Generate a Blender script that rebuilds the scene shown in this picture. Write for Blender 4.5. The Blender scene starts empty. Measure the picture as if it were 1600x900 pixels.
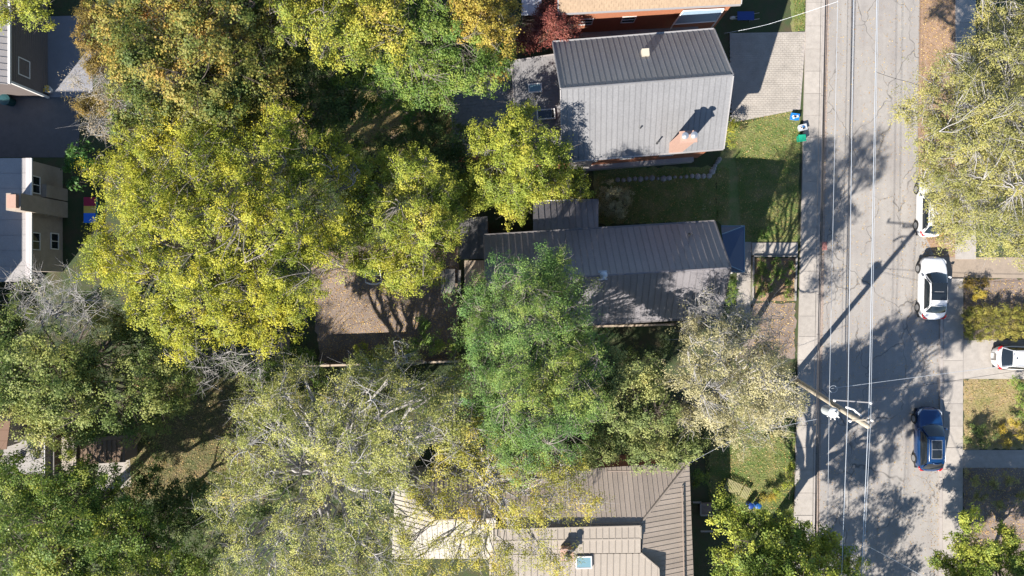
import bpy, math, random
import numpy as np
from mathutils import Vector, Matrix
from math import radians as R, sin, cos, pi
random.seed(7)
SC = bpy.context.scene
COL = SC.collection
# ------------------------------------------------------------------ camera
H = 52.0           # drone height, m
F = 1092.0         # focal length in pixels of the 1600 px wide photograph
cd = bpy.data.cameras.new('camera'); cam = bpy.data.objects.new('camera', cd); COL.objects.link(cam)
cam.location = (0, 0, H); cam.rotation_euler = (0, 0, 0)
cd.sensor_width = 36; cd.lens = F / 1600 * 36; cd.clip_start = 0.5; cd.clip_end = 2000
SC.camera = cam
# ------------------------------------------------------------------ light
SUN_EL = 37.0; SDX, SDY = 0.62, 0.785           # shadows run to the upper right
w = bpy.data.worlds.new('World'); SC.world = w; w.use_nodes = True
nt = w.node_tree; bg = nt.nodes['Background']
sky = nt.nodes.new('ShaderNodeTexSky'); sky.sky_type = 'NISHITA'; sky.sun_disc = False
sky.sun_elevation = R(SUN_EL); sky.sun_rotation = math.atan2(-SDX, -SDY)
sky.air_density = 1.0; sky.dust_density = 0.0; sky.ozone_density = 2.6
nt.links.new(sky.outputs[0], bg.inputs[0]); bg.inputs[1].default_value = 0.074
sl = bpy.data.lights.new('sun', 'SUN'); sl.energy = 5.0; sl.angle = R(0.5); sl.color = (1.0, 0.94, 0.85)
so = bpy.data.objects.new('sun', sl); COL.objects.link(so)
ld = Vector((SDX * cos(R(SUN_EL)), SDY * cos(R(SUN_EL)), -sin(R(SUN_EL))))
so.rotation_euler = ld.to_track_quat('-Z', 'Y').to_euler(); so.location = (-30, -40, 60)
SC.view_settings.view_transform = 'Standard'; SC.view_settings.look = 'None'
SC.view_settings.exposure = 1.36; SC.view_settings.gamma = 1.0
SC.render.engine = 'CYCLES'
SC.cycles.max_bounces = 6; SC.cycles.transparent_max_bounces = 6

def W(px, py, z=0.0):
    """place in the world (metres) of a spot seen at (px,py) that lies z above the ground"""
    return Vector(((px - 800) / F * (H - z), (450 - py) / F * (H - z), z))

# ------------------------------------------------------------------ object helpers
ORG = {}
def mesh_obj(name, V, Fc, mat, parent=None, smooth=False, local=False, mats=None, midx=None):
    me = bpy.data.meshes.new(name)
    off = Vector((0, 0, 0))
    if parent is not None and not local: off = ORG.get(parent.name, Vector((0, 0, 0)))
    me.from_pydata([tuple(Vector(v) - off) for v in V], [], Fc)
    for m in (mats or [mat]): me.materials.append(m)
    if midx: me.polygons.foreach_set('material_index', midx)
    if smooth: me.polygons.foreach_set('use_smooth', [True] * len(me.polygons))
    me.update()
    o = bpy.data.objects.new(name, me); COL.objects.link(o)
    if parent is not None:
        o.parent = parent; ORG[o.name] = off if not local else Vector((0, 0, 0))
    else: ORG[o.name] = Vector((0, 0, 0))
    return o
def tag(o, label, cat, group=None):
    o['label'] = label; o['category'] = cat
    if group: o['group'] = group
    return o
def struct(o): o['kind'] = 'structure'; return o
def stuff(o): o['kind'] = 'stuff'; return o
def thing(name, label, cat, loc=(0, 0, 0), group=None):
    o = bpy.data.objects.new(name, None); COL.objects.link(o); o.location = loc
    o.empty_display_size = 0.3
    ORG[o.name] = Vector(loc); tag(o, label, cat, group); return o
def copy_tree(o, parent=None):
    c = o.copy(); COL.objects.link(c); c.parent = parent
    for ch in list(o.children): copy_tree(ch, c)
    return c

class MB:
    def __init__(s): s.V = []; s.F = []
    def poly(s, pts): n = len(s.V); s.V += [Vector(p) for p in pts]; s.F.append(list(range(n, n + len(pts)))); return s
    def box(s, c, d, rz=0.0, M=None):
        n = len(s.V); c = Vector(c); a, b, h = d[0] / 2, d[1] / 2, d[2] / 2
        rot = M if M is not None else Matrix.Rotation(rz, 3, 'Z')
        for x, y, z in ((-a,-b,-h),(a,-b,-h),(a,b,-h),(-a,b,-h),(-a,-b,h),(a,-b,h),(a,b,h),(-a,b,h)):
            s.V.append(c + rot @ Vector((x, y, z)))
        for f in ((0,3,2,1),(4,5,6,7),(0,1,5,4),(1,2,6,5),(2,3,7,6),(3,0,4,7)): s.F.append([n + i for i in f])
        return s
    def tube(s, pts, rs, n=8, caps=True):
        pts = [Vector(p) for p in pts]
        if not isinstance(rs, (list, tuple)): rs = [rs] * len(pts)
        b = len(s.V); x = None
        for i, p in enumerate(pts):
            d = (pts[min(i + 1, len(pts) - 1)] - pts[max(i - 1, 0)]).normalized()
            if x is None:
                up = Vector((0, 0, 1)) if abs(d.z) < .9 else Vector((1, 0, 0)); x = d.cross(up).normalized()
            else: x = (x - d * x.dot(d)).normalized()
            y = d.cross(x)
            for k in range(n):
                a = 2 * pi * k / n; s.V.append(p + (x * cos(a) + y * sin(a)) * rs[i])
        for i in range(len(pts) - 1):
            for k in range(n):
                s.F.append([b + i*n + k, b + i*n + (k+1) % n, b + (i+1)*n + (k+1) % n, b + (i+1)*n + k])
        if caps:
            s.F.append([b + k for k in range(n)][::-1]); s.F.append([b + (len(pts)-1)*n + k for k in range(n)])
        return s
    def lathe(s, c, prof, n=14):
        return s.tube([Vector(c) + Vector((0, 0, z)) for r, z in prof], [r for r, z in prof], n)
    def prism(s, poly, z0, z1):
        n = len(s.V); k = len(poly)
        s.V += [Vector((p[0], p[1], z0)) for p in poly] + [Vector((p[0], p[1], z1)) for p in poly]
        s.F.append([n + i for i in range(k)][::-1]); s.F.append([n + k + i for i in range(k)])
        for i in range(k): s.F.append([n + i, n + (i+1) % k, n + k + (i+1) % k, n + k + i])
        return s
    def build(s, name, mat, parent=None, smooth=False, local=False):
        return mesh_obj(name, s.V, s.F, mat, parent, smooth, local)

# ------------------------------------------------------------------ materials
def newmat(name):
    m = bpy.data.materials.new(name); m.use_nodes = True
    t = m.node_tree; return m, t, t.nodes['Principled BSDF']
def nd(t, k, **kw):
    n = t.nodes.new(k)
    for a, v in kw.items():
        if a.startswith('i_'): n.inputs[a[2:].replace('_', ' ')].default_value = v
        else: setattr(n, a, v)
    return n
def noise(t, scale, detail=4, rough=0.6, co=None, dist=0.0):
    n = nd(t, 'ShaderNodeTexNoise'); n.inputs['Scale'].default_value = scale; n.inputs['Detail'].default_value = detail
    n.inputs['Roughness'].default_value = rough; n.inputs['Distortion'].default_value = dist
    if co is None:
        g = nd(t, 'ShaderNodeNewGeometry'); co = g.outputs['Position']
    t.links.new(co, n.inputs['Vector']); return n.outputs['Fac']
def ramp(t, fac, stops, interp='LINEAR'):
    r = nd(t, 'ShaderNodeValToRGB'); cr = r.color_ramp; cr.interpolation = interp
    while len(cr.elements) < len(stops): cr.elements.new(0.5)
    for e, (p, c) in zip(cr.elements, stops):
        e.position = p; e.color = (*c, 1) if len(c) == 3 else c
    t.links.new(fac, r.inputs[0]); return r.outputs[0]
def mix(t, fac, a, b, mode='MIX'):
    n = nd(t, 'ShaderNodeMix', data_type='RGBA', blend_type=mode)
    for s, v in ((n.inputs[0], fac), (n.inputs[6], a), (n.inputs[7], b)):
        if hasattr(v, 'is_output') or isinstance(v, bpy.types.NodeSocket): t.links.new(v, s)
        elif isinstance(v, (tuple, list)): s.default_value = (*v, 1)
        else: s.default_value = v
    return n.outputs[2]
def math_(t, op, a, b=0.5, c=None):
    n = nd(t, 'ShaderNodeMath', operation=op)
    for s, v in zip(n.inputs, (a, b, c)):
        if v is None: continue
        if isinstance(v, bpy.types.NodeSocket): t.links.new(v, s)
        else: s.default_value = v
    return n.outputs[0]
def bump(t, p, h, dist=0.02, strength=0.6):
    b = nd(t, 'ShaderNodeBump'); b.inputs['Strength'].default_value = strength; b.inputs['Distance'].default_value = dist
    t.links.new(h, b.inputs['Height']); t.links.new(b.outputs[0], p.inputs['Normal'])
def M_(name, c, rough=0.7, var=0.2, scale=3.0, metal=0.0, bmp=0.0, bscale=30.0, c2=None, obj_rand=0.0, spec=0.5, coat=0.0):
    m, t, p = newmat(name)
    c2 = c2 or tuple(max(0, x * (1 - var)) for x in c); c1 = tuple(min(1, x * (1 + var)) for x in c) if var else c
    f = math_(t, 'MULTIPLY_ADD', noise(t, scale, 5, .65), 1.8, -0.4)
    col = mix(t, f, c2, c1)
    if var > 0: col = mix(t, 0.25, col, ramp(t, noise(t, scale * 14, 3), [(.3, tuple(x * .55 for x in c)), (.7, tuple(min(1, x * 1.5) for x in c))]))
    if obj_rand:
        oi = nd(t, 'ShaderNodeObjectInfo')
        v = math_(t, 'MULTIPLY_ADD', oi.outputs['Random'], 2 * obj_rand, 1 - obj_rand)
        hs = nd(t, 'ShaderNodeHueSaturation'); t.links.new(v, hs.inputs['Value']); t.links.new(col, hs.inputs['Color']); col = hs.outputs[0]
    t.links.new(col, p.inputs['Base Color'])
    p.inputs['Roughness'].default_value = rough; p.inputs['Metallic'].default_value = metal
    p.inputs['Specular IOR Level'].default_value = spec; p.inputs['Coat Weight'].default_value = coat
    p.inputs['Coat Roughness'].default_value = 0.05
    if bmp: bump(t, p, noise(t, bscale, 4), bmp, 0.6)
    return m
LG = (1.24, 1.22, 1.15)
def leafmat(name, stops, pscale=0.35, transl=0.35, rnd=0.55, rough=0.6):
    """real leaf colours: each leaf's own tone plus patches that turned earlier"""
    m, t, p = newmat(name)
    a = nd(t, 'ShaderNodeAttribute', attribute_name='tone')
    n = noise(t, pscale, 3, .6)
    f = math_(t, 'ADD', math_(t, 'MULTIPLY', a.outputs['Fac'], rnd), math_(t, 'MULTIPLY_ADD', n, 2.2 * (1 - rnd), -0.6 * (1 - rnd)))
    stops = [(q, (min(.68, c[0] * LG[0]), min(.68, c[1] * LG[1]), c[2] * LG[2])) for q, c in stops]
    col = ramp(t, f, stops); t.links.new(col, p.inputs['Base Color'])
    p.inputs['Roughness'].default_value = rough; p.inputs['Specular IOR Level'].default_value = 0.35
    tr = nd(t, 'ShaderNodeBsdfTranslucent'); t.links.new(col, tr.inputs[0])
    mx = nd(t, 'ShaderNodeMixShader'); mx.inputs[0].default_value = transl
    t.links.new(p.outputs[0], mx.inputs[1]); t.links.new(tr.outputs[0], mx.inputs[2])
    t.links.new(mx.outputs[0], t.nodes['Material Output'].inputs[0]); return m

def road_mat():
    m, t, p = newmat('asphalt')
    big = noise(t, 0.25, 4); mid = noise(t, 2.0, 5, .7); fine = noise(t, 45, 3, .8)
    col = ramp(t, mid, [(.3, (.255, .234, .214)), (.7, (.33, .303, .277))])
    col = mix(t, 0.35, col, ramp(t, fine, [(.35, (.08, .078, .075)), (.65, (.36, .345, .33))]))
    col = mix(t, ramp(t, big, [(.45, (0, 0, 0)), (.7, (1, 1, 1))]), col, mix(t, 1.0, col, (.88, .87, .88), 'MULTIPLY'))
    g = nd(t, 'ShaderNodeNewGeometry')
    mp = nd(t, 'ShaderNodeMapping'); mp.inputs['Scale'].default_value = (1.6, 0.06, 1); t.links.new(g.outputs['Position'], mp.inputs['Vector'])
    wheel = noise(t, 1.0, 3, .5, mp.outputs[0])
    col = mix(t, ramp(t, wheel, [(.42, (0, 0, 0)), (.62, (.6, .6, .6))]), col, mix(t, 1.0, col, (.84, .83, .84), 'MULTIPLY'))
    # cracks
    dn = nd(t, 'ShaderNodeTexNoise'); dn.inputs['Scale'].default_value = .8; t.links.new(g.outputs['Position'], dn.inputs['Vector'])
    ad = nd(t, 'ShaderNodeVectorMath', operation='MULTIPLY_ADD'); t.links.new(dn.outputs['Color'], ad.inputs[0]); ad.inputs[1].default_value = (1.6, 1.6, 0); t.links.new(g.outputs['Position'], ad.inputs[2])
    mc = nd(t, 'ShaderNodeMapping'); mc.inputs['Scale'].default_value = (0.34, 0.17, 1); t.links.new(ad.outputs[0], mc.inputs['Vector'])
    vo = nd(t, 'ShaderNodeTexVoronoi', feature='DISTANCE_TO_EDGE'); vo.inputs['Scale'].default_value = 1.0; t.links.new(mc.outputs[0], vo.inputs['Vector'])
    ck = ramp(t, vo.outputs['Distance'], [(0.0, (1, 1, 1)), (.011, (0, 0, 0))])
    sel = ramp(t, noise(t, .35, 2), [(.38, (0, 0, 0)), (.52, (.8, .8, .8))])
    col = mix(t, mix(t, 1.0, ck, sel, 'MULTIPLY'), col, (.06, .055, .05))
    # dark oil / repair spots
    sp = ramp(t, noise(t, 1.1, 5, .7), [(.72, (0, 0, 0)), (.78, (.55, .55, .55))])
    col = mix(t, sp, col, (.075, .072, .07))
    t.links.new(col, p.inputs['Base Color']); p.inputs['Roughness'].default_value = .88
    bump(t, p, fine, .006, .5); return m
def grass_mat(name, g1, g2, dry, amount=.5):
    amount -= .02
    m, t, p = newmat(name)
    col = ramp(t, noise(t, 22, 4, .8), [(.3, g1), (.7, g2)])
    sel = ramp(t, noise(t, .9, 5, .7), [(amount - .1, (0, 0, 0)), (amount + .15, (1, 1, 1))])
    d = ramp(t, noise(t, 30, 4, .8), [(.3, tuple(x * .5 for x in dry)), (.7, tuple(x * 1.35 for x in dry))])
    t.links.new(mix(t, sel, col, d), p.inputs['Base Color']); p.inputs['Roughness'].default_value = .95
    bump(t, p, noise(t, 25, 4, .8), .05, .9); return m

ROAD = road_mat()
GROUND = grass_mat('garden_ground', (.02, .035, .012), (.06, .085, .028), (.075, .058, .032), .56)
LAWN = grass_mat('lawn', (.045, .08, .02), (.15, .215, .055), (.23, .20, .09), .53)
DRYLAWN = grass_mat('dry_lawn', (.11, .12, .035), (.27, .26, .09), (.34, .25, .14), .45)
DIRT = M_('yard_dirt', (.18, .140, .117), .95, .6, .7, bmp=.03, bscale=25)
BOUL = M_('leaf_strewn_dirt', (.25, .165, .11), .95, .4, 2.0, bmp=.03, bscale=25)
CONC = M_('concrete', (.30, .272, .245), .85, .22, 2.5, bmp=.004, bscale=60, obj_rand=.07)
KERB = M_('kerb_concrete', (.30, .27, .25), .85, .2, 3)
GUTTER = M_('gutter_debris', (.25, .20, .17), .95, .45, 6)
PAVER = M_('driveway_pavers', (.30, .272, .24), .85, .28, 1.2, bmp=.004)
SAND = M_('sandy_path', (.25, .20, .155), .95, .2, 1.8, bmp=.02)
DARKASPH = M_('dark_asphalt', (.085, .085, .09), .9, .2, 2)
ROOF1 = M_('grey_brown_metal_roof', (.162, .161, .166), .42, .14, .7, metal=0.0, obj_rand=.05, spec=.5)
ROOF2 = M_('brown_metal_roof', (.155, .146, .155), .42, .14, .9, obj_rand=.06)
ROOF3 = M_('taupe_metal_roof', (.30, .250, .210), .5, .14, 1.0, obj_rand=.07)
CANOPY = M_('navy_canopy', (.010, .045, .12), .45, .05, 2)
SHING = M_('tan_shingle', (.27, .195, .13), .9, .25, 5)
SHINGR = M_('grey_shingle', (.19, .185, .19), .9, .3, 5)
FLATR = M_('pale_flat_roof', (.29, .27, .265), .85, .1, 1.3)
FLATR2 = M_('beige_roof', (.265, .23, .195), .85, .1, 1.3)
BRICK = M_('red_brick', (.30, .115, .06), .85, .2, 6)
BRICKP = M_('pink_brick', (.36, .225, .175), .85, .15, 8)
STUCCO = M_('brown_stucco', (.29, .245, .205), .9, .2, 2.5)
SIDING = M_('dark_siding', (.12, .10, .095), .7, .15, 3)
WHITE = M_('white_paint', (.60, .59, .58), .5, .04, 3)
GREYT = M_('grey_trim', (.26, .25, .25), .5, .05, 3)
METAL = M_('galvanised_metal', (.5, .5, .5), .35, .1, 5, metal=.7)
DARKM = M_('dark_metal', (.03, .032, .035), .4, .1, 5)
GLASSB = M_('dark_glass', (.012, .016, .02), .06, 0, 3, spec=.8)
SKYG = M_('skylight_glass', (.14, .24, .28), .12, .1, 5)
WOODP = M_('pale_weathered_wood', (.36, .29, .22), .85, .2, 4, obj_rand=.12)
WOODG = M_('grey_weathered_wood', (.25, .23, .21), .85, .15, 4, obj_rand=.12)
WOODB = M_('brown_fence_wood', (.13, .085, .055), .85, .25, 3, obj_rand=.1)
WOODY = M_('golden_wood', (.42, .30, .13), .8, .15, 3, obj_rand=.1)
POLEM = M_('weathered_pole_wood', (.36, .31, .24), .85, .3, 3)
STONE = M_('edging_stone', (.24, .23, .22), .85, .15, 5, obj_rand=.15)
TYRE = M_('tyre_rubber', (.015, .015, .016), .8, .1, 5)
RIM = M_('wheel_rim', (.45, .46, .47), .3, .05, 5, metal=.8)
PWHITE = M_('white_car_paint', (.58, .58, .59), .25, 0, 3, coat=1.0)
PBLUE = M_('blue_car_paint', (.006, .040, .13), .25, 0, 3, coat=1.0, metal=.3)
TRIM = M_('black_trim', (.012, .012, .013), .45, 0, 3)
LAMPR = M_('red_lamp_lens', (.45, .01, .012), .2, 0, 3)
LAMPW = M_('clear_lamp_lens', (.55, .56, .58), .15, .05, 8)
BBLUE = M_('blue_plastic', (.01, .17, .55), .5, .1, 4)
BGREY = M_('grey_plastic', (.38, .40, .43), .5, .1, 4)
BGREEN = M_('green_plastic', (.01, .28, .17), .5, .1, 4)
BDBLUE = M_('deep_blue_plastic', (.008, .04, .2), .5, .1, 4)
BTEAL = M_('dark_teal_plastic', (.01, .06, .07), .5, .1, 4)
PRED = M_('red_panel', (.35, .012, .05), .6, .1, 3); PYEL = M_('yellow_panel', (.62, .42, .07), .6, .1, 3); PBL = M_('blue_panel', (.02, .16, .72), .6, .1, 3)
BARKW = M_('pale_grey_bark', (.33, .31, .295), .9, .2, 4)
BARKG = M_('grey_bark', (.20, .175, .15), .9, .25, 4)
BARKD = M_('brown_bark', (.09, .07, .055), .9, .3, 4)
CABLEW = M_('aluminium_cable', (.45, .48, .52), .4, .05, 3, metal=.2)
CABLED = M_('black_cable', (.03, .028, .03), .6, .1, 3)
PORC = M_('porcelain', (.75, .70, .66), .3, .05, 3)

# ------------------------------------------------------------------ ground, street
g = MB(); g.poly([(-400, -400, 0), (400, -400, 0), (400, 400, 0), (-400, 400, 0)])
struct(g.build('ground', GROUND))
def sheet(name, pts, z, mat):
    P = [W(x, y) for x, y in pts]
    m = MB(); m.poly([(p.x, p.y, z) for p in P]); o = m.build(name, mat)
    if m.V[0].to_2d().cross(m.V[1].to_2d()) < 0: pass
    return struct(o)
def lerp(a, b, t): return a + (b - a) * t
# photo columns of the street at y=-300 and y=1200
def street_x(y, x0, x9): return lerp(x0, x9, (y - 0) / 900)
KL = (1288, 1271)      # left kerb at y=0, y=900
def kl(y): return street_x(y, *KL)
def sl_(y): return street_x(y, 1259, 1238)
def kr(y): return 1468 - 0.004 * (y - 450)
ROADP = [(kl(-900) + 3, -900), (kl(1800) + 3, 1800), (kr(1800), 1800), (kr(-900), -900)]
sheet('road', ROADP, 0.004, ROAD)
sheet('gutter_strip', [(kl(-900) + 3, -900), (kl(1800) + 3, 1800), (kl(1800) + 7.5, 1800), (kl(-900) + 7.5, -900)], 0.008, GUTTER)
sheet('boulevard_soil', [(1440, -900), (1437, 0), (1434, 200), (1436, 300), (1446, 370), (1460, 400), (1468, 430), (1492, 430), (1492, -900)], 0.008, BOUL)
def slab_row(name, xl, xr, y0, y1, step, top, mat=CONC):
    c = W((xl(450) + xr(450)) / 2, 450)
    base = MB(); P = [W(xl(y0), y0), W(xl(y1), y1), W(xr(y1), y1), W(xr(y0), y0)]
    base.prism([(p.x, p.y) for p in P], 0.0, top - 0.02)
    root = struct(base.build(name, KERB))
    y = y0; rr = random.Random(3)
    while y < y1:
        s = step * rr.uniform(.92, 1.08); a, b = y + .35, min(y + s, y1) - .35
        P = [W(xl(a) + .4, a), W(xl(b) + .4, b), W(xr(b) - .4, b), W(xr(a) - .4, a)]
        m = MB(); zt = top + rr.uniform(-.006, .008)
        m.prism([(p.x, p.y) for p in P], top - 0.025, zt); m.build('slab', mat, root); y += s
    return root
left_walk = slab_row('left_sidewalk', lambda y: sl_(y), lambda y: kl(y) - 3, -160, 1080, 34, 0.13)
def kerb_run(root, x, y0, y1, wpx, top):
    y = y0
    while y < y1:
        b = min(y + 62, y1)
        P = [W(x(y), y + .3), W(x(b), b - .3), W(x(b) + wpx, b - .3), W(x(y) + wpx, y + .3)]
        MB().prism([(p.x, p.y) for p in P], 0.0, top).build('kerb', KERB, root); y = b
kerb_run(left_walk, lambda y: kl(y) - 3, -160, 1080, 4.2, 0.124)
right_walk = slab_row('right_sidewalk', lambda y: kr(y) + 5, lambda y: 1504 - .003 * (y - 450), 435, 1080, 33, 0.12)
kerb_run(right_walk, lambda y: kr(y), 435, 1080, 4.4, 0.126)
slab_row('upper_right_sidewalk', lambda y: 1492, lambda y: 1524, -160, 405, 33, 0.10)
sheet('worn_side_path', [(1466, 402), (1800, 402), (1800, 436), (1466, 434)], 0.020, SAND)
m = MB(); P = [W(1284, 378), W(1284, 391), W(1292, 391), W(1292, 378)]; m.prism([(p.x, p.y) for p in P], .004, .03)
tag(m.build('drain_cover', M_('rusty_iron', (.30, .13, .11), .8, .2, 6)), 'small rusty red drain cover beside the left kerb of the street', 'drain cover')
# driveways, walks, lawns
def lawn(name, pts, mat, z=0.012):
    """soft ground covers meet their neighbours along a ragged line"""
    rr = random.Random(len(pts) * 7 + int(z * 1000)); out = []
    for i in range(len(pts)):
        a, b = pts[i], pts[(i + 1) % len(pts)]; L = math.hypot(b[0] - a[0], b[1] - a[1]); n = max(1, int(L / 7)); out.append(a)
        for k in range(1, n):
            t = k / n; j = 2.6 if 'bed' not in name and 'front' not in name else .6
            out.append((a[0] + (b[0] - a[0]) * t + rr.uniform(-j, j), a[1] + (b[1] - a[1]) * t + rr.uniform(-j, j)))
    return sheet(name, out, z, mat)
lawn('front_lawn', [(1143, 192), (1180, 188), (1212, 176), (1251, 170), (1246, 378), (1160, 378), (1120, 345), (1120, 260)], LAWN)
lawn('side_lawn', [(925, 262), (1120, 260), (1120, 345), (930, 352)], LAWN)
lawn('lower_lawn', [(1085, 575), (1242, 575), (1240, 800), (1110, 800), (1108, 700)], LAWN)
lawn('north_verge', [(1222, -200), (1259, -200), (1257, 48), (1238, 52)], LAWN)
lawn('right_lawn', [(1505, 592), (1700, 592), (1700, 702), (1505, 702)], DRYLAWN)
lawn('garden_soil', [(1505, 436), (1700, 436), (1700, 532), (1505, 532)], DIRT)
lawn('planting_soil', [(1505, 730), (1800, 730), (1800, 1100), (1505, 1100)], DIRT)
lawn('back_yard', [(485, 385), (716, 385), (716, 566), (500, 566), (492, 500)], DIRT)
lawn('back_lawn', [(430, 140), (705, 140), (705, 235), (430, 235)], DRYLAWN)
lawn('lower_left_lawn', [(196, 590), (420, 590), (420, 780), (196, 780)], grass_mat('shade_darkened_rough_lawn', (.03, .045, .015), (.11, .12, .04), (.17, .12, .065), .5))  # rough lawn with the tree shade put into its darker colour
lawn('mulch_bed', [(1176, 403), (1243, 403), (1241, 470), (1176, 470)], BOUL)
lawn('mulch_verge', [(1176, 474), (1243, 474), (1242, 560), (1150, 560)], DIRT, .016)
sheet('concrete_drive', [(1504, 531), (1750, 531), (1750, 592), (1504, 592)], 0.020, CONC)
sheet('garden_path', [(1504, 703), (1750, 703), (1750, 731), (1504, 731)], 0.024, CONC)
sheet('porch_side_path', [(1152, 378), (1174, 378), (1172, 500), (1150, 500)], 0.024, CONC)
sheet('laneway', [(-300, 150), (128, 150), (122, 246), (-300, 246)], 0.016, DARKASPH)
sheet('patio', [(70, 26), (140, 24), (146, 152), (70, 152)], 0.030, M_('blue_grey_patio', (.19, .19, .21), .85, .1, 2))
sheet('stepping_path', [(155, 722), (203, 715), (206, 760), (150, 768)], 0.030, CONC)
def slabs_h(name, x0, x1, y0, y1, n, top):
    root = struct(MB().prism([(p.x, p.y) for p in (W(x0, y0), W(x0, y1), W(x1, y1), W(x1, y0))], 0, top - .02).build(name, KERB))
    for i in range(n):
        a = lerp(x0, x1, i / n) + .4; b = lerp(x0, x1, (i + 1) / n) - .4
        MB().prism([(p.x, p.y) for p in (W(a, y0 + .4), W(a, y1 - .4), W(b, y1 - .4), W(b, y0 + .4))], top - .025, top + random.uniform(-.004, .006)).build('slab', CONC, root)
slabs_h('entrance_walk', 1174, 1246, 379, 399, 4, .10)
# paver driveway: every paver real geometry, joined
P = [W(1140, 52), W(1259, 50), W(1250, 171), W(1143, 192)]
base = MB().prism([(p.x, p.y) for p in P], 0, .05).build('paver_driveway', KERB); struct(base)
pv = MB(); rr = random.Random(5)
y = P[0].y; row = 0
x0 = P[0].x
while y > P[3].y:
    x = x0 - (row % 2) * .14
    while x < P[1].x + .1:
        fy = (P[0].y - y) / (P[0].y - P[2].y)
        xr = lerp(P[1].x, P[2].x, min(1, fy)); bottom = P[3].y + (x - P[3].x) / (P[2].x - P[3].x) * (P[2].y - P[3].y)
        if x > x0 - .01 and x + .28 < xr and y - .16 > bottom:
            z = .062 + rr.uniform(-.004, .006)
            pv.box((x + .135, y - .075, z / 2 + .01), (.262, .142, z))
        x += .28
    y -= .16; row += 1
stuff(pv.build('paver', PAVER, base))
# garden edging round the mulch bed: pale low timbers
ed = thing('garden_edging', 'pale low timber edging round the mulch bed beside the entrance walk', 'garden edging', W(1243, 403))
for a, b in (((1176, 400.5), (1244, 400.5)), ((1243, 402), (1241, 470)), ((1176, 402), (1175, 470))):
    A, B = W(*a), W(*b); d = B - A; n = max(1, int(d.length / 1.2))
    for i in range(n):
        p, q = A + d * (i / n), A + d * ((i + 1) / n)
        MB().box(((p + q) / 2) + Vector((0, 0, .13)), ((q - p).length - .02, .10, .26), math.atan2(d.y, d.x)).build('timber', WOODG, ed)
st = thing('stone_edging', 'row of pale stones edging the shaded bed south of the grey metal roofed house', 'stone edging', W(1040, 275))
rr = random.Random(11)
for t in range(24):
    if t < 17: x, y = lerp(965, 1108, t / 16), 281 - 0.02 * t * t / 4 - t * .3
    else: x, y = lerp(1108, 1124, (t - 16) / 7), lerp(275, 248, (t - 16) / 7)
    p = W(x, y + rr.uniform(-1, 1)); s = rr.uniform(.13, .26)
    mb = MB(); mb.tube([p, p + Vector((0, 0, .1)), p + Vector((0, 0, .18))], [s, s * .95, s * .5], 6); mb.build('stone', STONE, st)

# ------------------------------------------------------------------ roofs and houses
def clip(poly, ax, lo, hi):
    def half(P, f):
        out = []
        for i in range(len(P)):
            a, b = P[i], P[(i + 1) % len(P)]; fa, fb = f(a), f(b)
            if fa >= 0: out.append(a)
            if (fa > 0 and fb < 0) or (fa < 0 and fb > 0):
                t = fa / (fa - fb); out.append(tuple(a[k] + (b[k] - a[k]) * t for k in range(2)))
        return out
    P = half(poly, lambda p: p[ax] - lo)
    return half(P, lambda p: hi - p[ax]) if len(P) > 2 else []
def roof_plane(pts, mat, parent, width=.40, th=.05, seam=.035, name='roof_panel', dirv=None, courses=0):
    """a pitched sheet-metal plane: each panel between two standing seams is its own mesh"""
    pts = [Vector(p) for p in pts]
    c = sum(pts, Vector()) / len(pts)
    n = Vector((0, 0, 0))
    for i in range(len(pts)): n += (pts[i] - c).cross(pts[(i + 1) % len(pts)] - c)
    n.normalize()
    if n.z < 0: n = -n
    if dirv is not None: up = Vector(dirv); up = (up - n * up.dot(n)).normalized()
    else:
        up = Vector((0, 0, 1)); up = (up - n * up.dot(n)).normalized()
    s = up.cross(n).normalized()
    P2 = [((p - c).dot(s), (p - c).dot(up)) for p in pts]
    lo = min(p[0] for p in P2); hi = max(p[0] for p in P2)
    k = max(1, round((hi - lo) / width)); wd = (hi - lo) / k
    def w3(a, b, h): return c + s * a + up * b + n * h
    for i in range(k):
        a0 = lo + i * wd; q = clip(P2, 0, a0 + .004, a0 + wd - .004)
        if len(q) < 3: continue
        mb = MB(); m_ = len(q)
        mb.V += [w3(a, b, -th) for a, b in q] + [w3(a, b, 0) for a, b in q]
        mb.F.append(list(range(m_))[::-1]); mb.F.append(list(range(m_, 2 * m_)))
        for j in range(m_): mb.F.append([j, (j + 1) % m_, m_ + (j + 1) % m_, m_ + j])
        e = [p[1] for p in clip(P2, 0, a0 + .001, a0 + .04)]
        if e and max(e) - min(e) > .05:
            b0, b1 = min(e), max(e)
            M = Matrix((s, up, n)).transposed()
            mb.box(w3(a0 + .018, (b0 + b1) / 2, seam / 2), (.030, b1 - b0 - .01, seam), M=M)
        mb.build(name, mat, parent)
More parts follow.
